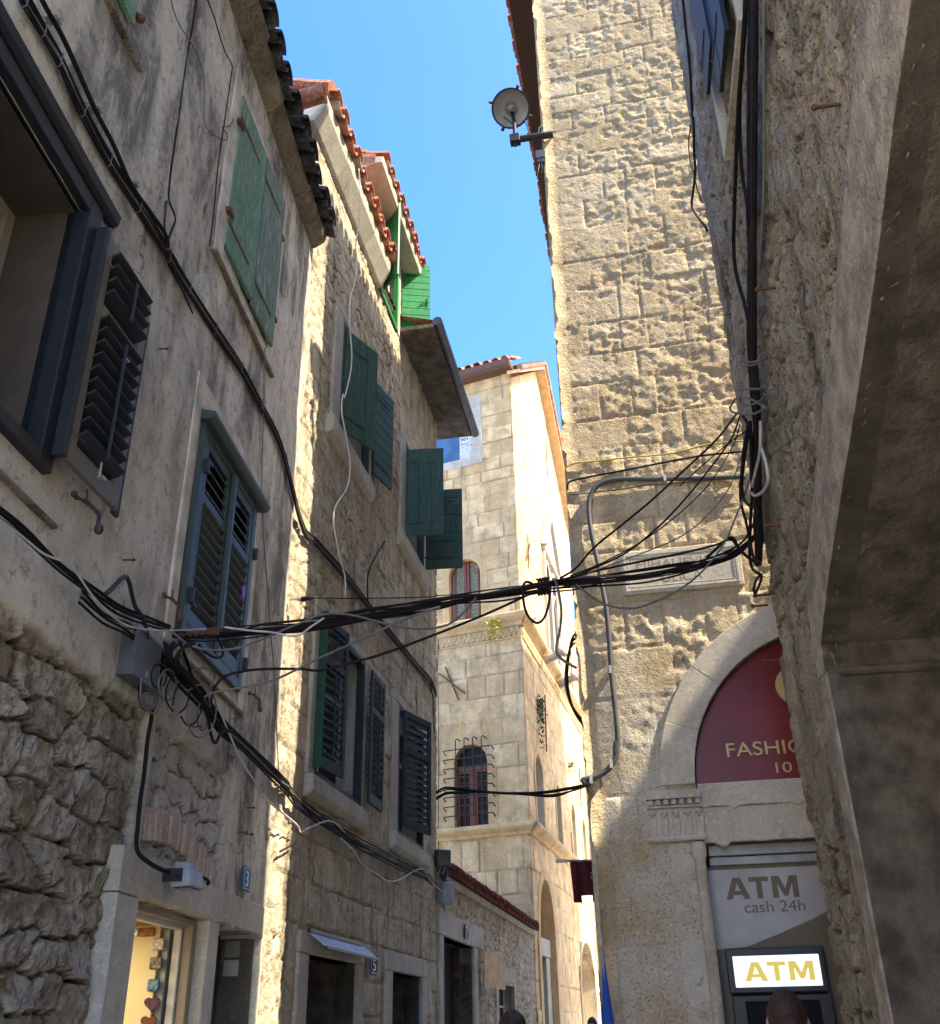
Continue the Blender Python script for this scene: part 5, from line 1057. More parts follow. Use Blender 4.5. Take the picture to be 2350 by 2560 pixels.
cable('cable', 'pale wire dipping between the shutters and the green shutter edge', 'cable', sp2([(560, 1568), (620, 1576), (680, 1581), (740, 1590), (780, 1565), (810, 1545)], .15), .007, 'whitec')
m = MB(); rg = random.Random(3)
c = np.array(SP.X(1357, 1466, 0)); dx = (np.array(Pe)-np.array(Pa)); dx /= np.linalg.norm(dx)
for i in range(4):
    b = c+dx*(i-2)*.022; m.tube([b+.042*(math.cos(t)*np.array([0, 0, 1.5])+math.sin(t)*SP.n)+dx*t*.004 for t in np.linspace(0, 6.4, 14)], .009, 5)
tag(m.build('cable_coil', M_['brownc']), 'tight coil of cable wrapped round the thick bundle in mid span', 'cable coil')
cable('cable', 'black cable hanging in a big round loop from the coil in mid span', 'cable', sp2(Z5((1660, 1310), (1600, 1310), (1560, 1285), (1530, 1285), (1518, 1320), (1522, 1390), (1535, 1450), (1565, 1500), (1605, 1518), (1640, 1490), (1665, 1420), (1675, 1340), (1680, 1300)), .06), .010, 'brownc')
cable('cable', 'loose dark cable end hanging from mid span and kinking to the right', 'cable', sp2(Z5((1690, 1260), (1715, 1300), (1735, 1400), (1740, 1480), (1730, 1570), (1712, 1650), (1718, 1700), (1760, 1740), (1830, 1780)), .05), .010, 'grey')
th = Z5((280, 1375), (600, 1376), (950, 1370), (1080, 1357), (1400, 1352))
cable('cable', 'thin rusty wire stretched above the bundle from an insulator', 'cable', sp2(th, -.1), .004, 'brownc')
m = MB(); c = np.array(B.X(*Z5((215, 1383))[0], .1)); m.ball(c+np.array([.03, 0, 0]), (.03, .025, .025), 8, 6); m.bar(c-np.array([.08, 0, 0]), c+np.array([.12, .0, .01]), .016); m.m = 1; m.tube([c+np.array([.04, 0, 0]), c+np.array([.09, 0, .01]), c+np.array([.16, 0, .015])], [.03, .024, .008], 6)
tag(m.build('insulator', [M_['galv'], M_['black']]), 'small wire insulator sticking out of the sunlit corner of the stone house', 'insulator')
rg = random.Random(21)
for i, lab in enumerate(('loosest upper', 'slack lower', 'crossing upper', 'frayed lower', 'slack upper')):
    a_ = rg.uniform(-.1, .16); pts = []
    for j, (x_, y_) in enumerate(main[1:-1]): pts.append((x_, y_+(rg.uniform(-5, 5)+math.sin(j*.9+i*2)*9+(-9 if 'upper' in lab else 9))*math.sin(math.pi*(j+.5)/16)))
    cable('cable', lab+' strand wandering beside the thick bundle across the lane', 'cable', sp2(pts, a_), rg.uniform(.005, .008), ('black', 'brownc', 'grey')[i % 3])
# wires from the right to the span
Pc = E.X(1835, 1025, .1); S3 = between(SP.X(1400, 1450, 0), Pc)
cable('cable', 'upper of two thin wires slanting from the coiled wires down to mid span', 'cable', on(S3, [(1400, 1446), (1440, 1420), (1487, 1367), (1560, 1308), (1631, 1249), (1700, 1185), (1790, 1100), (1845, 1030)], 0), .009, 'brownc')
cable('cable', 'lower of two thin wires slanting from the coiled wires down to mid span', 'cable', on(S3, [(1402, 1452), (1450, 1435), (1554, 1388), (1620, 1340), (1688, 1275), (1760, 1190), (1826, 1100), (1850, 1040)], .04), .008, 'brownc')
cable('cable', 'thin grey wire looping low under the street name plate', 'cable', on(S3, [(1440, 1462), (1500, 1505), (1554, 1520), (1606, 1516), (1688, 1480), (1755, 1429), (1811, 1357), (1840, 1290), (1853, 1259), (1880, 1180)], .06), .008, 'grey')
for i, (pp, lab) in enumerate((([(1425, 1440), (1520, 1400), (1640, 1330), (1760, 1225), (1830, 1120), (1850, 1060)], 'middle wire of the fan between mid span and the coiled wires'), ([(1470, 1432), (1600, 1385), (1720, 1330), (1810, 1240), (1850, 1150), (1862, 1090)], 'lowest wire of the fan between mid span and the coiled wires'), ([(1700, 1215), (1760, 1160), (1820, 1110), (1868, 1075)], 'short wire of the fan just left of the coiled wires'))):
    cable('cable', lab, 'cable', on(S3, pp, .05*i), .005, ('brownc', 'grey', 'black')[i])
rg = random.Random(5)
for i, lab in enumerate(('smallest', 'second smallest', 'middle sized', 'second largest', 'largest')):
    cx_, cy_, r_ = 395+i*26, 1690+i*22, 20+i*6; n_ = 9
    cable('cable', lab+' stray loop in the tangle below the junction', 'cable', on(A, [(cx_+r_*math.cos(k*.72+i)*(1.1-.05*k), cy_+r_*1.5*math.sin(k*.72+i)) for k in range(n_)], .13+.015*i), .006, ('black', 'grey', 'brownc')[i % 3])
# second span, further off: stone house to tower
Pb = B.X(1090, 1965, .05); Pd = D.P(0, 3.52, .03); S4 = between(Pb, Pd)
base = Z6((905, 575), (950, 553), (1020, 558), (1100, 568), (1200, 578), (1300, 582), (1450, 578), (1600, 555), (1690, 537))
S = [(on(S4, base, 0), .016, 0)]
for i, o in enumerate(((0, 30), (-5, 45), (-8, 60), (0, -20))):
    S.append((on(S4, Z6((905, 590+o[1]*.4), (960, 568+o[1]*.3), (1040, 572+o[1]*.15), (1150, 575), (1350, 588), (1500, 590-o[0]), (1600, 570), (1690, 540)), .02*i), .009, 0))
bundle('cable_bundle', 'thin bundle of black cables spanning the lane in front of the barred window', 'cable bundle', S)
cable('cable', 'thin wire hanging down the palace front beside the stone house', 'cable', [CF.P(-2.62, z, .05+.02*math.sin(z*3)) for z in (12.2, 11, 9.5, 8, 6.6, 5.4)], .012, 'brownc')
# on the stone house
cable('cable', 'pale cord dangling from the red tiles down the stone house', 'cable', on(B, Z4((685, 512), (692, 600), (690, 720), (683, 860), (668, 940), (675, 1060), (660, 1180), (638, 1260), (633, 1400), (645, 1560), (640, 1680), (605, 1830))+Z5((480, 200), (472, 300), (500, 450), (520, 600), (505, 730), (440, 840), (425, 920), (440, 1030), (465, 1150), (492, 1260), (492, 1380)), .28), .009, 'whitec')
cable('cable', 'short black wire bending down the wall between the windows of the stone house', 'cable', on(B, Z5((722, 1048), (670, 1130), (635, 1200), (622, 1260), (623, 1430)), .04), .010, 'black')
cable('cable', 'black cable dropping from the end of the clipped bundle on the stone house', 'cable', on(B, X4((960, 600), (985, 700), (985, 780), (990, 840), (995, 960)), .05), .009, 'brownc')
# on the tower
cable('conduit', 'thick grey conduit bending down the tower beside the street name plate', 'conduit', on(D, Z7((900, 178), (750, 184), (600, 187), (450, 190), (300, 190), (235, 198), (190, 218), (155, 255), (140, 310), (145, 400), (165, 510), (185, 600), (203, 700), (222, 800), (238, 950), (252, 1150), (268, 1300), (278, 1400), (280, 1470), (270, 1530))+Z8((185, 195), (191, 235), (180, 280), (150, 330), (100, 365), (50, 382), (18, 388), (22, 402), (46, 410)), .045), .024, 'conduit', n=10)
m = MB()
for u, z in ((.94, 6.31), (.27, 4.45), (.21, 3.62), (.03, 3.5)): m.box(D, u-.012, u+.012, z-.035, z+.035, .0, .075)
tag(m.build('conduit_clips', M_['whitec']), 'pale clips holding the grey conduit to the tower', 'clips', None, 'stuff')
cable('cable', 'yellow cable drawn across the tower above the conduit', 'cable', on(D, Z7((28, 150), (36, 130), (80, 112), (200, 100), (330, 85), (450, 75), (560, 62), (700, 25), (800, 12), (900, 3)), .04), .008, 'yellow')
cable('cable', 'black cable drawn across the tower between yellow cable and conduit', 'cable', on(D, Z7((38, 240), (40, 210), (70, 195), (180, 172), (300, 150), (400, 130), (500, 110), (600, 92), (700, 75), (900, 55)), .05), .010, 'black')
cable('cable', 'faint wire drawn across the tower just below the conduit', 'cable', on(D, Z7((42, 280), (50, 265), (100, 262), (200, 250), (300, 240), (400, 222), (500, 215), (620, 205), (760, 192), (900, 186)), .03), .007, 'grey')
for i, r_ in enumerate(((100, 1270, 0), (90, 1280, .03), (110, 1290, .06))):
    cable('cable', ('black', 'second black', 'grey')[i]+' cable looping behind the left edge of the tower', 'cable', [Dl.P(.5+i*.12, 5.05, .02), Dl.P(.5+i*.12, 4.95, .1+i*.02), Dl.P(.5+i*.1, 4.6, .16+i*.02), Dl.P(.4+i*.1, 4.3, .13), Dl.P(.3+i*.1, 4.1, .03)], .012, ('black', 'black', 'grey')[i])
# on the rough house
vb = X2((640, -30), (642, 200), (640, 400), (640, 650), (637, 900), (636, 1150), (635, 1400), (635, 1600), (638, 1800), (640, 2010))+X6((222, 300), (225, 450), (222, 600), (230, 750), (232, 900), (235, 1050), (238, 1200), (236, 1300))
bundle('cable_bundle', 'heavy bundle of black cables coming down the rough house into the lane', 'cable bundle', spread_pts(on(E, vb, .09), 9, .0, 11, .025, dir2=None, mis=(0, 0, 1, 0), r=.016)+[([np.array(p)+E.d*o+E.n*rg.uniform(0, .03) for p in on(E, vb, .07)], .014, i % 2) for i, o in enumerate(np.linspace(-.12, .12, 9))])
cable('cable', 'black cable bowing out left of the heavy bundle on the rough house', 'cable', on(E, X2((600, -20), (575, 300), (556, 500), (545, 700), (535, 950), (528, 1150), (524, 1350), (530, 1480), (555, 1600), (590, 1720), (615, 1850), (620, 1950)), .1), .014, 'black')
cable('cable', 'second black cable beside the heavy bundle crossing to its left', 'cable', on(E, X2((590, -20), (560, 500), (560, 800), (575, 1000), (600, 1150), (610, 1400), (608, 1700)), .08), .013, 'black')
cable('cable', 'thin grey pipe right of the heavy bundle on the rough house', 'cable', on(E, X2((692, -30), (692, 400), (695, 800), (690, 1100), (680, 1300), (668, 1500)), .06), .010, 'grey')
cable('cable', 'rusty wire bundle running along the outer edge of the rough house', 'cable', on(E, X2((238, -20), (255, 150), (280, 400), (290, 600), (300, 700), (302, 850), (310, 950), (300, 1050), (290, 1150), (320, 1210), (360, 1260), (375, 1290)), .04), .013, 'brownc')
cable('cable', 'thin wire fraying beside the rusty wires on the edge of the rough house', 'cable', on(E, X2((283, 700), (272, 800), (280, 900), (300, 960), (320, 1060), (350, 1130)), .05), .006, 'brownc')
for i, ps in enumerate((((150, 40), (140, 90), (165, 130), (230, 120), (250, 80)), ((135, 110), (150, 150), (210, 145), (245, 120)), ((105, 300), (160, 290), (230, 290), (265, 270)), ((125, 330), (120, 370), (170, 385), (240, 360), (265, 320)), ((60, 400), (90, 350), (150, 340), (220, 370), (265, 400)), ((60, 395), (70, 425), (140, 440), (210, 435), (270, 400)))):
    cable('cable', ('topmost', 'second', 'third', 'fourth', 'fifth', 'lowest')[i]+' of the pale wires wound round the heavy bundle', 'cable', on(E, X6(*ps), .2), .008, 'grey', 'pale wires wound round the heavy bundle')
for i, ps in enumerate((((240, 480), (238, 650), (215, 760), (190, 870), (200, 920), (250, 900), (285, 830), (270, 720), (245, 640)), ((130, 440), (170, 520), (150, 650), (130, 850), (145, 950), (190, 985), (215, 1000), (225, 1060)), ((165, 500), (135, 700), (120, 900), (130, 990), (155, 1080), (180, 1200), (200, 1290), (240, 1320)), ((180, 480), (185, 700), (190, 900), (180, 1080), (175, 1250), (190, 1350), (240, 1390)), ((240, 1390), (215, 1420), (200, 1470), (210, 1500), (240, 1430), (246, 1390)), ((-80, 1290), (60, 1170), (110, 1230), (170, 1290), (245, 1330)))):
    cable('cable', ('white wire hanging in a long loop beside the heavy bundle', 'black cable curving left of the heavy bundle', 'brown cable dropping furthest left of the heavy bundle', 'black cable dropping close beside the heavy bundle', 'small dark loop hanging at the foot of the heavy bundle', 'black cable kinking down over the street name plate')[i], 'cable', on(E, X6(*ps), .16) if i < 5 else on(S3, X6(*ps), .03), (.011, .012, .011, .012, .010, .012)[i], ('whitec', 'black', 'brownc', 'black', 'brownc', 'black')[i])

# ------------------------------------------------------------------ lamps
c = np.array(D.P(-.36, 11.62, .12)); ax = -ray(1277, 268); ax /= np.linalg.norm(ax); ax = ax*.93+np.array([-.05, -.1, -.12]); ax /= np.linalg.norm(ax)
t = thing('street_floodlight', tuple(c), 'round street floodlight on a bracket high at the corner of the tower', 'street lamp')
m = MB(); m.lathe(c, ax, [(0, -.30), (.09, -.30), (.12, -.24), (.18, -.12), (.228, -.02), (.232, .0), (.232, .03), (.215, .035)], 28); m.build('housing', M_['galv'], t, smooth=True)
m = MB(); m.lathe(c, ax, [(.212, .033), (.19, -.05), (.13, -.13), (.07, -.16), (.0, -.165)], 28); m.build('reflector', plain('pale reflector', (.50, .50, .48), .5, var=.05), t, smooth=True)
m = MB(); m.lathe(c, ax, [(.217, .03), (.236, .03), (.236, .05), (.217, .05), (.217, .03)], 28)
s1 = np.cross(ax, (0, 0, 1)); s1 /= np.linalg.norm(s1); s2 = np.cross(s1, ax)
for a in (.4, 2.0, 3.6, 5.2): m.bar(c+ax*.03+(s1*math.cos(a)+s2*math.sin(a))*.225, c+ax*.045+(s1*math.cos(a)+s2*math.sin(a))*.275, .03)
m.build('rim', M_['iron'], t)
m = MB(); m.lathe(c+ax*(-.15), ax, [(.085, 0), (.085, .01), (.05, .02)], 16); m.m = 1; m.lathe(c-ax*.15, ax, [(.03, 0), (.045, .06), (.045, .1), (.025, .14), (0, .145)], 12); m.build('bulb', [M_['galv'], plain('frosted bulb', (.42, .40, .42), .3)], t, smooth=True)
m = MB(); b0 = np.array(D.P(-.33, 11.12, .1)); m.tube([D.P(.12, 11.12, .06), D.P(-.02, 11.11, .08), b0+np.array([0, 0, -.02])], .042, 10); m.tube([b0-np.array([0, 0, .1]), b0+np.array([0, 0, .3])], .025, 8); m.box(Wall(b0[0], b0[1], 101.4), -.06, .06, 11.04, 11.16, -.05, .05); m.tube([b0-np.array([0, 0, .13]), b0], .018, 6)
m.bar(b0+np.array([0, 0, .22]), c-ax*.25, .04, .03); m.build('bracket_arm', M_['iron'], t, bevel=.004)
m = MB(); m.tube(spline([c-ax*.2+np.array([-.1, 0, -.15]), b0+np.array([.02, 0, .22]), b0+np.array([.12, 0, .3]), b0+np.array([.17, 0, .1]), b0+np.array([.2, 0, -.12]), b0+np.array([.27, 0, -.02]), b0+np.array([.3, 0, .18]), b0+np.array([.38, .05, .2])]), .008, 5); m.build('lamp_wire', M_['pdeep'], t)
m = MB(); c = D.P(-.03, 10.84, .03); W = Wall(c[0], c[1], 101.4); m.box(W, -.07, .04, 10.78, 10.90, -.06, .04); m.box(W, -.06, .03, 10.72, 10.775, -.05, .03); m.tube([D.P(-.06, 10.72, .05), D.P(-.08, 10.6, .05), D.P(-.1, 10.5, .04)], .005, 4); m.tube([D.P(-.04, 10.72, .05), D.P(-.03, 10.6, .06), D.P(-.05, 10.55, .04)], .005, 4)
tag(m.build('junction_box', [M_['boxgrey']]), 'small dark junction box under the street floodlight on the tower edge', 'junction box')
# small floodlight above the shop door
fp = np.array(A.X(*Y7((770, 680))[0], .16)); W = Wall(fp[0], fp[1], A.az+4)
t = thing('small_floodlight', tuple(fp), 'small square grey floodlight above the lit shop doorway', 'floodlight')
z = fp[2]; m = MB(); tl = .045
m.hexa([W.P(-.10, z-.035-tl, -.05), W.P(.10, z-.035-tl, -.05), W.P(.11, z+.0, -.06), W.P(-.11, z, -.06), W.P(-.11, z-.03-tl, .09), W.P(.11, z-.03-tl, .09), W.P(.10, z+.03, .07), W.P(-.10, z+.03, .07)]); m.box(W, -.06, .06, z+.0, z+.075, -.06, .04); m.build('housing', M_['boxlight'], t, bevel=.006)
m = MB(); frame(m, Wall(W.x, W.y, W.az), 0, 0, 0, 0, 0, 0, 0) if False else None
m.hexa([W.P(-.085, z-.086, -.035), W.P(.085, z-.086, -.035), W.P(.085, z-.079, -.035), W.P(-.085, z-.079, -.035), W.P(-.085, z-.083, .075), W.P(.085, z-.083, .075), W.P(.085, z-.076, .075), W.P(-.085, z-.076, .075)]); m.build('lens', M_['atmdark'], t)
m = MB(); m.hexa([W.P(-.06, z-.09, -.015), W.P(.06, z-.09, -.015), W.P(.06, z-.086, -.015), W.P(-.06, z-.086, -.015), W.P(-.06, z-.087, .055), W.P(.06, z-.087, .055), W.P(.06, z-.083, .055), W.P(-.06, z-.083, .055)]); m.build('diffuser', M_['galv'], t)
m = MB(); m.box(W, -.13, -.115, z-.05, z+.03, -.14, .03); m.box(W, .115, .13, z-.05, z+.03, -.14, .03); m.box(W, -.13, .13, z-.02, z+.01, -.16, -.14); m.ball(W.P(-.135, z-.01, .01), .016, 8, 6); m.ball(W.P(.135, z-.01, .01), .016, 8, 6); m.build('bracket', M_['iron'], t, bevel=.003)

# ------------------------------------------------------------------ signs and plates
def plate(W, u0, u1, z0, z1, txt, mat, label, cat='number plate', off=.06, tw=.6, th_=.6, b=.006, rim=True, name='house_number_plate'):
    c = W.P((u0+u1)/2, z0, off); t = thing(name, c, label, cat)
    m = MB(); m.box(W, u0, u1, z0, z1, off, off+.012); m.build('panel', M_[mat], t, bevel=.004)
    if rim: m = MB(); frame(m, W, u0+.012, u1-.012, z0+.012, z1-.012, .008, off+.0125, off+.0145); m.build('border', M_['plateedge'], t)
    w = (u1-u0); h = z1-z0
    text(W, u0+w*(1-tw)/2, z0+h*(1-th_)/2, txt, w*tw, h*th_, M_['platewhite'], t, off=off+.013, depth=.003, bold=b, name='number'); return t
plate(A, 8.24, 8.44, 2.645, 2.83, '3', 'plateblue', 'blue enamel number 3 plate beside the shop doorway', tw=.3, th_=.62, b=-.01)
plate(B, 3.30, 3.6, 2.22, 2.42, '5', 'platedark', 'dark number 5 plate beside the doorway under the glass canopy', tw=.36, th_=.62, off=.06, b=0)
plate(L, 1.78, 2.08, 3.02, 3.24, '7', 'platedark', 'small dark number plate on the lintel of the annex door', tw=.3, th_=.7, off=.06)
t = thing('street_name_plate', D.P(1, 5.16, .02), 'carved stone street name plate on the tower', 'street sign')
m = MB(); m.box(D, .44, 1.53, 5.155, 5.585, -.03, .03); pl_ = m.build('slab', M_['tower2'], t, bevel=.006)
m = MB(); frame(m, D, .47, 1.50, 5.185, 5.555, .022, .028, .038); frame(m, D, .505, 1.465, 5.22, 5.52, .008, .028, .036); m.build('moulding', M_['tower2'], t, bevel=.003)
cut = plain('shadowed carved letters', (.30, .24, .16), .9, 60, .5)
text(D, .59, 5.385, 'MIHALJEVIĆA', .79, .115, cut, t, off=.0285, depth=.003, bold=-.012, name='street_name'); text(D, .81, 5.25, 'ULICA', .36, .095, cut, t, off=.0285, depth=.003, bold=-.012, name='street_name')
t = thing('shop_sign', D.P(2.18, 3.43, -.1), 'half round oxblood shop sign with gold lettering in the arch', 'sign')
m = MB(); arch_fill(m, D, .90, 3.46, 3.42, 3.425, -.09, 1.28, 28); m.build('panel', M_['redsign'], t)
text(D, 1.18, 3.645, 'FASHION', .80, .115, M_['gold'], t, off=-.087, depth=.012, name='lettering'); text(D, 1.56, 3.49, '10 m', .30, .085, M_['gold'], t, off=-.087, depth=.008, name='lettering')
m = MB(); m.lathe(D.P(1.83, 4.22, -.088), D.n, [(0, 0), (.17, 0), (.17, .02), (.15, .03), (0, .03)], 24); m.build('emblem', M_['gold'], t)
# cash machine and its printed fascia
t = thing('cash_machine_fascia', D.P(1.4, 0, -.15), 'printed white and bronze fascia with ATM lettering around the cash machine', 'fascia sign')
o = -.20; m = MB(); m.box(D, .90, 3.44, 0, 2.79, o-.03, o); m.build('panel', M_['brownv'], t)
m = MB(); m.prism(D, [(.90, 2.165), (1.13, 2.175), (1.39, 2.26), (1.75, 2.40), (2.2, 2.55), (2.4, 2.62), (2.2, 2.76), (.90, 2.76)], o+.001, o+.004); m.build('white_field', M_['white'], t)
m = MB(); m.prism(D, [(1.15, 2.18), (1.30, 2.235), (1.20, 2.195)], o+.0045, o+.006); m.prism(D, [(1.47, 2.28), (1.76, 2.412), (1.76, 2.40)], o+.0045, o+.006); m.prism(D, [(1.72, 2.09), (1.9, 2.02), (1.9, 2.03)], o+.0045, o+.006); m.prism(D, [(.90, 2.03), (.98, 2.075), (.98, 2.068)], o+.0045, o+.006); m.build('printed_rays', M_['galv'], t)
block_atm(D, 1.03, 2.53, .57, .165, M_['brownv'], t, o+.005); text(D, 1.16, 2.425, 'cash 24h', .47, .085, M_['brownv'], t, off=o+.005, depth=.002, name='lettering')
t = thing('cash_machine', D.P(1.34, 0, -.1), 'dark cash machine with backlit ATM sign under the arch', 'cash machine')
m = MB(); o = -.19; m.box(D, .975, 1.71, 0, 1.83, o, o+.09); m.box(D, .965, 1.70, 1.845, 2.16, o, o+.10); m.box(D, .98, 1.69, 1.83, 1.845, o, o+.06); m.build('cabinet', M_['atmdark'], t, bevel=.01)
m = MB(); m.box(D, 1.015, 1.66, 1.885, 2.105, o+.085, o+.104); s_ = m.build('sign_box', M_['lit'], t, bevel=.004)
block_atm(D, 1.09, 1.925, .52, .135, M_['litgold'], t, o+.1045)
m = MB(); m.box(D, 1.07, 1.62, 1.30, 1.79, o+.085, o+.094); m.build('screen', M_['screen'], t, bevel=.004)
m = MB(); m.box(D, 1.1, 1.55, .95, 1.0, o+.08, o+.2); m.box(D, 1.2, 1.45, 1.08, 1.22, o+.09, o+.1); m.build('keypad_shelf', M_['galv'], t, bevel=.005)
# glass canopy over door 5, mirror panel on the annex
m = MB(); a_ = hinged(B, .98, .02, B.az); a_ = B
m.hexa([B.P(1.2, 2.485, .04), B.P(3.1, 2.485, .04), B.P(3.1, 2.50, .04), B.P(1.2, 2.50, .04), B.P(1.35, 2.365, .17), B.P(3.2, 2.365, .17), B.P(3.2, 2.38, .175), B.P(1.35, 2.38, .175)]); m.m = 1
m.bar(B.P(1.33, 2.365, .175), B.P(3.22, 2.365, .175), .022); m.bar(B.P(1.18, 2.51, .045), B.P(3.0, 2.51, .045), .035)
tag(m.build('door_canopy', [plain('white canopy sheet', (.50, .56, .60), .35), M_['pdoor']]), 'slanting pale glass canopy over the doorway of the stone house', 'canopy')
MW = hinged(L, 3.1, .12, L.az+14); m = MB(); q = [(0, 2.33), (.92, 2.30), (.98, 2.5), (.94, 2.8), (.86, 2.92), (.2, 2.9), (.04, 2.86)]; m.prism(MW, q, 0, .02)
tag(m.build('mirror_panel', [M_['mirror']], bevel=.004), 'warped amber panel mounted beside the annex door', 'panel')
# utility boxes at the end of the stone house
m = MB(); W = hinged(B, 7.12, .06, B.az+20); c_ = B.X(*Z6((937, 920))[0], .1); W = Wall(c_[0], c_[1], 60.); m.box(W, -.13, .10, c_[2]-.12, c_[2]+.13, -.1, .1)
tag(m.build('junction_box', [M_['boxgrey']], bevel=.012), 'dark junction box on the end corner of the stone house', 'junction box')
m = MB(); c_ = L.X(*Z6((953, 1095))[0], .12); W = Wall(c_[0], c_[1], 50.); m.box(W, -.11, .11, c_[2]-.16, c_[2]+.16, -.08, .08)
tag(m.build('meter_box', [M_['boxlight']], bevel=.012), 'pale plastic box hanging below the dark one at the annex corner', 'meter box')
for i in range(4):
    c_ = [L.X(*p, .14+i*.02) for p in Z6((925+i*12, 965), (920+i*9, 1000+i*5), (940+i*6, 1030), (960-i*8, 1010), (962, 970))]; cable('cable', ('first', 'second', 'third', 'last')[i]+' cable loop from the left between the two boxes', 'cable', c_, .012, 'black' if i % 2 else 'grey', 'cable loops between the boxes')
# shutter holdbacks, nails, doorbells
def holdback(px, lab, mat='rust', s=1., off=.0):
    c_ = np.array(A.X(*px, .03+off)); m = MB(); N = A.n; U = A.d
    m.bar(c_-U*.02, c_+N*.05*s-U*.0, .012); m.ball(c_-U*.06*s+N*.02, .018*s, 7, 5); m.bar(c_-U*.06*s+N*.02, c_+U*.05*s+N*.04, .012); m.bar(c_+N*.045*s, c_+U*.16*s+N*.05*s, .006, .03); m.bar(c_+U*.03*s+N*.045, c_+U*.01*s+N*.045+np.array([0, 0, .07]), .006, .02)
    e = c_+U*.17*s+N*.05; m.bar(e+np.array([0, 0, .01]), e+np.array([0, 0, -.07]), .01, .022); m.ball(e+np.array([0, 0, -.085])+N*.01, (.025*s, .025*s, .03*s), 8, 6)
    return tag(m.build('shutter_holdback', M_[mat], bevel=.002), lab, 'shutter holdback')
holdback(Y6((540, 320))[0], 'rusty shutter holdback left of the teal shutters', 'rust'); holdback(Y6((1250, 1130))[0], 'brown shutter holdback right of the teal shutters', 'rust', .9)
holdback((190, 1250), 'holdback with a red knob at the foot of the open dark shutter', 'iron', 1.1, .08); holdback(Y6((120, 420))[0], 'ochre holdback hidden among the sagging cables', 'wood', .8)
for i, (px, lab) in enumerate(((Z3((995, 455))[0], 'bolt sticking out of the plaster below the tangle'), (Z2((705, 1385))[0], 'nail in the bare plaster left of the teal shutters'), (Z2((905, 165))[0], 'hooked nail right of the large open shutter'), (Y7((1305, 70))[0], 'nail high above the number 3 plate'), (Y7((1240, 290))[0], 'left nail of the pair above the number 3 plate'), (Y7((1290, 308))[0], 'right nail of the pair above the number 3 plate'), (Z1((920, 1440))[0], 'nail beside the clipped cable bundle'))):
    c_ = np.array(A.X(*px, .02)); m = MB(); m.bar(c_, c_+A.n*.07+A.d*.01, .009); m.ball(c_+A.n*.07+A.d*.01, .012, 6, 4); tag(m.build('nail', M_['rust']), lab, 'nail')
for i, (px, lab) in enumerate((((2090, 262), 'large dark bolt sticking out of the rough house near the top'), ((1932, 720), 'small bolt beside the heavy bundle on the rough house'), (X6((285, 1507))[0], 'upper of two bolts on the edge of the rough house'), (X6((270, 1570))[0], 'lower of two bolts on the edge of the rough house'), (X6((345, 1895))[0], 'bolt on the edge of the rough house before the shop sign'), (X6((360, 1095))[0], 'bent nail in the middle of the rough wall'))):
    c_ = np.array(E.X(*px, .02)); m = MB(); m.bar(c_-E.n*.02, c_+E.n*.10, .014); m.ball(c_+E.n*.10, .018, 7, 5); tag(m.build('bolt', M_['rust']), lab, 'bolt')
XW = Wall(*A.P(8.995, 0, 0)[:2], A.az-90, -1)      # far reveal of the porch, s runs into the wall
for i, (z0, lab) in enumerate(((2.205, 'upper doorbell plate in the porch'), (2.06, 'lower white doorbell plate in the porch'))):
    m = MB(); m.box(XW, .135, .262, z0, z0+.125, .002, .02); m.box(XW, .175, .222, z0+.04, z0+.09, .02, .03); m.m = 1; m.ball(XW.P(.15, z0+.065, .021), .005, 6, 4); m.ball(XW.P(.247, z0+.065, .021), .005, 6, 4)
    tag(m.build('doorbell', [plain('grey doorbell' if i == 0 else 'white doorbell', (.36, .35, .30) if i == 0 else (.55, .54, .48), .5, var=.05), M_['iron']], bevel=.004), lab, 'doorbell')
# souvenirs in the lit shop: on the end face of the partition, facing the lane
SW = Wall(*A.P(7.448, 0, 0)[:2], A.az-90, -1)      # the partition face seen through the doorway
def spx(zpx): return SW.uz(*zpx, .01)
def souvenir(nm, px, w, h, mat, lab, heart=False, cat='souvenir'):
    w *= .55
    u, z = spx(px); m = MB(); 
    if heart: poly = [(u+w/2*(16*math.sin(t)**3)/16, z+h/2*((13*math.cos(t)-5*math.cos(2*t)-2*math.cos(3*t)-math.cos(4*t))+2)/15) for t in np.linspace(0, 2*math.pi, 28, endpoint=False)]
    else: poly = [(u-w/2, z-h/2), (u+w/2, z-h/2), (u+w/2, z+h/2), (u+w*.1, z+h*.53), (u-w/2, z+h/2)]
    m.prism(SW, poly, .002, .02); tag(m.build(nm, M_[mat], bevel=.006), lab, cat, 'souvenirs hung in the lit shop')
souvenir('souvenir_magnet', Z3((828, 1595))[0], .16, .075, 'souv1', 'white embossed souvenir below the olive wood opener')
souvenir('souvenir_magnet', Z3((817, 1695))[0], .16, .075, 'souv2', 'brown and blue souvenir second in the column')
souvenir('souvenir_magnet', Z3((804, 1810))[0], .15, .075, 'souv3', 'blue harbour scene souvenir third in the column')
souvenir('heart_souvenir', Z3((797, 1912))[0], .20, .095, 'souv4', 'glossy purple heart souvenir in the lit shop', True)
souvenir('heart_souvenir', Z3((778, 2010))[0], .20, .095, 'souv5', 'red brown heart souvenir at the bottom of the column', True)
u, z = spx(Z3((745, 1532))[0]); m = MB(); m.box(SW, u-.09, u+.02, z-.028, z+.028, .002, .025); m.m = 1; m.lathe(SW.P(u+.05, z, .01), SW.n, [(0, 0), (.028, 0), (.028, .012), (0, .015)], 16); m.box(SW, u+.075, u+.12, z-.025, z+.025, .004, .016)
tag(m.build('bottle_opener', [M_['olive'], M_['steel']], bevel=.005), 'olive wood bottle opener hung at the top of the lit shop', 'bottle opener')
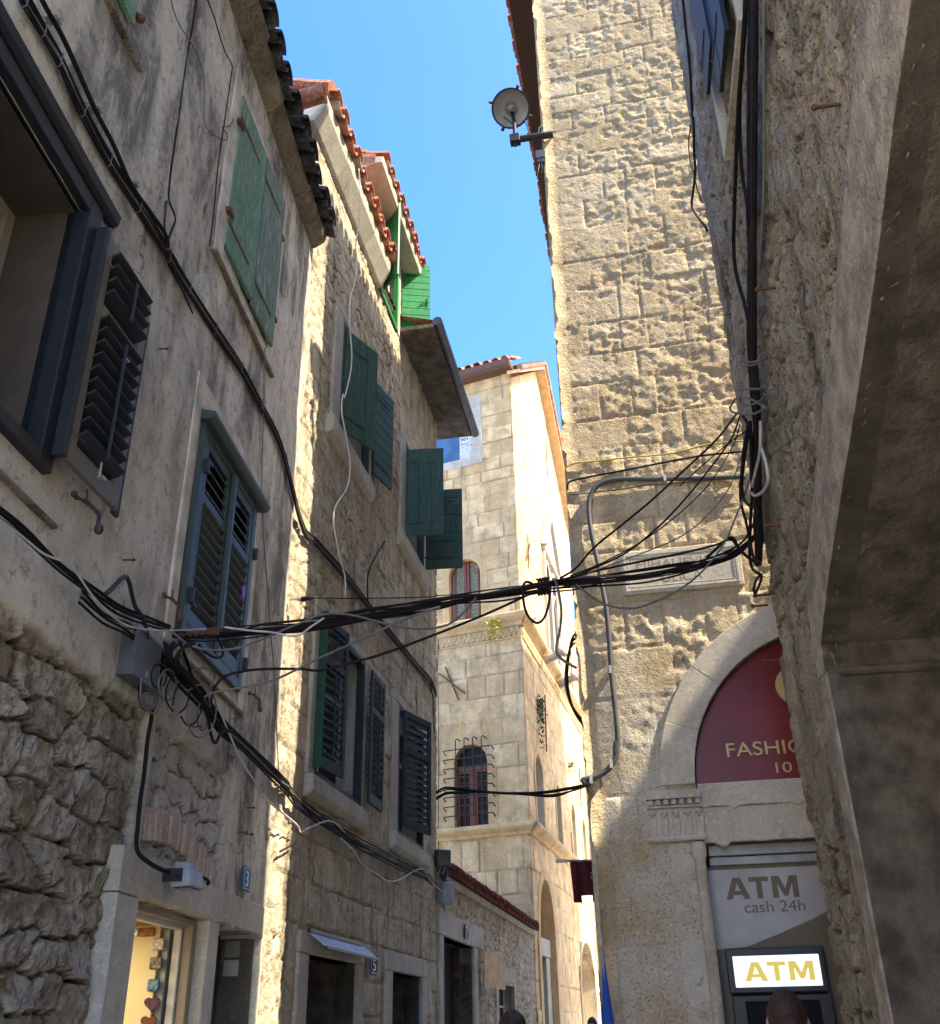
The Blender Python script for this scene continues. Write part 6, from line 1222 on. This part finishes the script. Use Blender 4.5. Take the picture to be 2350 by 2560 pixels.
# purple peg on the slats
c_ = np.array(A.X(*Y6((1195, 270))[0], .10)); m = MB(); W = Wall(c_[0], c_[1], A.az); m.hexa([W.P(-.012, c_[2]-.05, 0), W.P(.012, c_[2]-.05, 0), W.P(.02, c_[2]+.05, 0), W.P(-.01, c_[2]+.06, 0), W.P(-.012, c_[2]-.05, .02), W.P(.012, c_[2]-.05, .02), W.P(.02, c_[2]+.05, .02), W.P(-.01, c_[2]+.06, .02)])
tag(m.build('ribbon', plain('purple ribbon', (.30, .12, .55), .6)), 'purple ribbon caught in the slats of the teal shutters', 'ribbon')
# ------------------------------------------------------------------ banner, parasol, plants
BW = Wall(.2, 10.6, 92.); b0 = BW.uz(*Z6((1590, 930))[0]); b1 = BW.uz(*Z6((1720, 1140))[0])
t = thing('banner', BW.P(b0[0]+.2, b1[1], 0), 'maroon banner with a notched lower edge hanging beside the tower', 'banner')
u0 = b0[0]; u1 = u0+.46; zt = b0[1]; zb = b1[1]; nu, nz = 30, 30; V = []; Fs = []
for j in range(nz+1):
    for i in range(nu+1):
        x = i/nu; y = j/nz; V.append(BW.P(u0+(u1-u0)*(x*(1-.06*y)+.035*y), zt-(zt-zb)*y, .025*math.sin(x*9+y*3)*(.4+y)+.012*math.sin(x*23)))
for j in range(nz):
    for i in range(nu):
        x = (i+.5)/nu
        if j > nz*.80 and .20 < x < .42 or j > nz*.80 and .66 < x < .86: continue
        a = j*(nu+1)+i; Fs.append((a, a+1, a+nu+2, a+nu+1))
m = MB(); m.add(V, Fs); o = m.build('cloth', M_['maroon'], t, smooth=True, weld=True); sdm = o.modifiers.new('thickness', 'SOLIDIFY'); sdm.thickness = .003
text(BW, u0+.19, zt-(zt-zb)*.45, 'ZL', .06, .055, M_['galv'], t, off=.06, depth=.002, bold=-.01)
m = MB(); m.tube([BW.P(u0-.12, zt+.005, 0), BW.P(u0+.9, zt-.005, 0)], .012, 8); m.m = 1; m.tube([BW.P(u0-.14, zt+.005, 0), BW.P(u0-.03, zt+.005, 0)], .018, 8); m.build('pole', [M_['galv'], M_['whitec']], t)
PW = Wall(*D.P(-.10, 0, .35)[:2], 101.4); a0 = PW.uz(1507, 2386); t = thing('parasol', PW.P(a0[0], 0, 0), 'closed blue parasol at the foot of the tower corner', 'parasol')
m = MB(); n = 20; V = []; Fs = []
zs_ = [a0[1], a0[1]-.25, a0[1]-.6, a0[1]-1.0, a0[1]-1.4]; rs_ = [.008, .022, .05, .09, .13]
m2 = PW.P(a0[0], 0, 0)
for z_, r_ in zip(zs_, rs_):
    for k in range(n): a = 2*math.pi*k/n; q = r_*(1+.28*math.cos(a*5)); V.append((m2[0]+q*math.cos(a), m2[1]+q*math.sin(a), z_))
for j in range(4):
    for k in range(n): Fs.append((j*n+k, j*n+(k+1) % n, (j+1)*n+(k+1) % n, (j+1)*n+k))
m.add(V, Fs); m.build('canopy', M_['blue'], t, smooth=True)
m = MB(); m.tube([(m2[0], m2[1], 0), (m2[0], m2[1], a0[1]+.03)], .015, 8); m.lathe((m2[0], m2[1], 0), (0, 0, 1), [(.22, 0), (.22, .06), (.05, .09), (.03, .2)], 16); m.build('pole', M_['galv'], t)
def plant(W, u, z, w, h, n, mat, lab, o=.25, s=.05, seed=1):
    rg = random.Random(seed); m = MB()
    for i in range(n):
        a = rg.gauss(0, w/2); b = -abs(rg.gauss(0, h/2)); c_ = np.array(W.P(u+a, z+b, o+rg.uniform(-.08, .1))); d1 = np.array([rg.gauss(0, 1) for _ in range(3)]); d1 /= np.linalg.norm(d1); d2 = np.cross(d1, [rg.gauss(0, 1) for _ in range(3)]); d2 /= np.linalg.norm(d2); k = s*rg.uniform(.5, 1.2)
        m.add([c_, c_+d1*k*.5+d2*k*.3, c_+d1*k*1.2, c_+d1*k*.5-d2*k*.3], [(0, 1, 2, 3)])
    for i in range(6): m.tube([W.P(u, z, .02), W.P(u+rg.gauss(0, w/3), z-h*rg.random(), o)], .006, 4)
    tag(m.build('wall_plant', M_[mat]), lab, 'plant')
plant(CF, -.78, 12.2, .26, .55, 170, 'leafy', 'yellow green plant sprouting from the upper cornice of the palace', .25, .09)
plant(Cr, 2.0, 10.4, .35, 1.3, 260, 'leaf', 'green plant trailing down beside an iron tie on the palace', .08, .10, 2)
plant(Cr, 7.4, 9.7, .2, .3, 60, 'leaf', 'small green tuft growing on the shaded street wall of the palace', .06, .09, 3)
plant(Cr, .55, 12.35, .2, .15, 60, 'leafy', 'small yellow tuft on top of the palace cornice', .2, .08, 4)

# ------------------------------------------------------------------ people
def person(px, top_py, dist, face_az, hairm, shirt, label, h=None, hair_style=0):
    """a standing person whose head shows at the measured place, at the given distance ahead"""
    r = ray(px, top_py); p = CAM+r*(dist/r[1]); H = float(p[2]); x, y = float(p[0]), float(p[1]); s = H/1.72
    t = thing('person', (x, y, 0), label, 'person', 'passers by in the lane')
    a = math.radians(face_az); f = np.array([math.sin(a), math.cos(a), 0]); rt = np.array([math.cos(a), -math.sin(a), 0]); U = np.array([0, 0, 1.])
    Q = lambda r_, f_, z_: rt*r_*s+f*f_*s+U*z_*s
    def skin(name, nodes, edges, rad, mat, lv=1):
        me = bpy.data.meshes.new(name); me.from_pydata([tuple(n) for n in nodes], edges, []); o = link(name, me, t)
        o.modifiers.new('skin', 'SKIN'); sv = me.skin_vertices[0].data
        for i, q in enumerate(rad): sv[i].radius = (q[0]*s, q[1]*s)
        sv[0].use_root = True; ss = o.modifiers.new('sub', 'SUBSURF'); ss.levels = lv+1; ss.render_levels = lv+1; me.materials.append(mat)
        dg = bpy.context.evaluated_depsgraph_get(); nm = bpy.data.meshes.new_from_object(o.evaluated_get(dg)); o.modifiers.clear(); o.data = nm
        for q in nm.polygons: q.use_smooth = True
        if not nm.materials: nm.materials.append(mat)
        return o
    N = [Q(0, 0, .95), Q(0, .0, 1.12), Q(0, 0, 1.30), Q(0, -.01, 1.43), Q(0, 0, 1.50), Q(0, .01, 1.56)]; R = [(.15, .11), (.135, .10), (.155, .11), (.08, .07), (.055, .055), (.055, .055)]; Ed = [(0, 1), (1, 2), (2, 3), (3, 4), (4, 5)]
    for sd in (-1, 1):
        b = len(N); N += [Q(sd*.10, 0, .88), Q(sd*.11, .02, .50), Q(sd*.11, -.02, .09), Q(sd*.12, .12, .04)]; R += [(.085, .09), (.06, .06), (.04, .045), (.04, .03)]; Ed += [(0, b), (b, b+1), (b+1, b+2), (b+2, b+3)]
        b = len(N); N += [Q(sd*.18, 0, 1.38), Q(sd*.23, -.02, 1.12), Q(sd*.22, .10, .90), Q(sd*.21, .16, .84)]; R += [(.055, .055), (.042, .042), (.03, .03), (.035, .018)]; Ed += [(2, b), (b, b+1), (b+1, b+2), (b+2, b+3)]
        for k in range(4): c_ = len(N); N += [Q(sd*(.20+.012*k), .20, .825-.004*k), Q(sd*(.20+.012*k), .235, .80)]; R += [(.009, .009), (.007, .007)]; Ed += [(b+3, c_), (c_, c_+1)]
        c_ = len(N); N += [Q(sd*.185, .18, .84)]; R += [(.01, .01)]; Ed += [(b+3, c_)]
    skin('body', N, Ed, R, M_['skin'])
    skin('shirt', [Q(0, 0, .92), Q(0, 0, 1.12), Q(0, 0, 1.31), Q(0, -.01, 1.42), Q(-.18, 0, 1.385), Q(-.225, -.02, 1.2), Q(.18, 0, 1.385), Q(.225, -.02, 1.2)], [(0, 1), (1, 2), (2, 3), (2, 4), (4, 5), (2, 6), (6, 7)], [(.17, .13), (.15, .115), (.17, .125), (.085, .08), (.07, .07), (.062, .06), (.07, .07), (.062, .06)], M_[shirt])
    skin('trousers', [Q(0, 0, .96), Q(-.10, 0, .86), Q(-.11, .02, .5), Q(-.11, -.02, .1), Q(.10, 0, .86), Q(.11, .02, .5), Q(.11, -.02, .1)], [(0, 1), (1, 2), (2, 3), (0, 4), (4, 5), (5, 6)], [(.165, .125), (.1, .1), (.072, .075), (.06, .06), (.1, .1), (.072, .075), (.06, .06)], M_['jeans'])
    # head: displaced sphere with brow, nose, chin, ears
    m = MB(); n, mm = 28, 20; V = []
    for j in range(mm+1):
        th_ = math.pi*j/mm
        for k in range(n):
            ph = 2*math.pi*k/n; d = np.array([math.sin(th_)*math.cos(ph), math.sin(th_)*math.sin(ph), math.cos(th_)])   # x right, y forward
            q = d*np.array([.075, .095, .115]); 
            if d[2] < -.1: q[0] *= 1-.25*(-d[2]-.1); q[1] = q[1]*(1-.12*(-d[2])) + .012*(d[1] > 0)*-d[2]
            g = math.exp(-((d[0]/.16)**2)-((d[2]+.12)/.22)**2)*(d[1] > .3); q[1] += .024*g
            g = math.exp(-((abs(d[0])-.33)/.12)**2-((d[2]-.05)/.1)**2)*(d[1] > .3); q[1] -= .008*g
            g = math.exp(-(d[0]/.3)**2-((d[2]+.5)/.06)**2)*(d[1] > .3); q[1] -= .005*g
            V.append(Q(q[0], .012+q[1], 1.605+q[2]))
    m.add([np.array(v)+ROOT[t.name] for v in V], [(j*n+k, j*n+(k+1) % n, (j+1)*n+(k+1) % n, (j+1)*n+k) for j in range(mm) for k in range(n)])
    for sd in (-1, 1): m.ball(np.array((x, y, 0))+Q(sd*.078, -.005, 1.60), (.014*s, .02*s, .032*s), 8, 6)
    hd = m.build('head', M_['skin'], t, smooth=True)
    m = MB()
    for sd in (-1, 1): m.ball(np.array((x, y, 0))+Q(sd*.031, .095, 1.612), .012*s, 8, 6)
    m.build('eyes', M_['platewhite'], hd, smooth=True)
    # hair: cap with strands
    m = MB(); rg = random.Random(int(px)); n, mm = 40, 16; V = []
    for j in range(mm+1):
        th_ = 1.75*j/mm
        for k in range(n):
            ph = 2*math.pi*k/n; d = np.array([math.sin(th_)*math.cos(ph), math.sin(th_)*math.sin(ph), math.cos(th_)])
            front = max(0, d[1]); zc = d[2]
            if zc < .35*front+.0: d2 = d*1.0; sc_ = 1.02-.12*sm(0, .5, front*1.0-zc)
            else: sc_ = 1.10+.02*math.sin(ph*9+j)+.015*rg.random()
            V.append(np.array((x, y, 0))+Q(d[0]*.078*sc_, .008+d[1]*.099*sc_, 1.607+d[2]*.118*sc_))
    m.add(V, [(j*n+k, j*n+(k+1) % n, (j+1)*n+(k+1) % n, (j+1)*n+k) for j in range(mm) for k in range(n)])
    for i in range(260):
        ph = rg.uniform(0, 2*math.pi); th_ = rg.uniform(.05, 1.2); d = np.array([math.sin(th_)*math.cos(ph), math.sin(th_)*math.sin(ph), math.cos(th_)])
        if d[1] > .45 and d[2] < .6: continue
        b = np.array((x, y, 0)); p1 = Q(d[0]*.083, .008+d[1]*.105, 1.607+d[2]*.127); dn = np.array([0, 0, -1.])*.6+np.array(Q(d[0], d[1], 0))*.5+np.array([rg.gauss(0, .25), rg.gauss(0, .25), rg.gauss(0, .15)])
        m.tube([b+p1, b+p1+dn*.010*s+0, b+p1+dn*.018*s-np.array([0, 0, .004])], [.0022, .002, .001], 4)
    if hair_style == 1:
        m.ball(np.array((x, y, 0))+Q(0, -.10, 1.58), (.05*s, .05*s, .06*s), 12, 8)
    m.build('hair', M_[hairm], t, smooth=True); return t
person(1278, 2531, 8.1, 125, 'hair', 'shirt', 'dark haired man walking below the annex window')
person(1959, 2484, 4.9, 10, 'hairr', 'shirt2', 'person with brown hair seen from behind at the cash machine', hair_style=1)
person(1480, 2545, 21., 200, 'hair', 'shirt2', 'far off person beside the blue parasol')
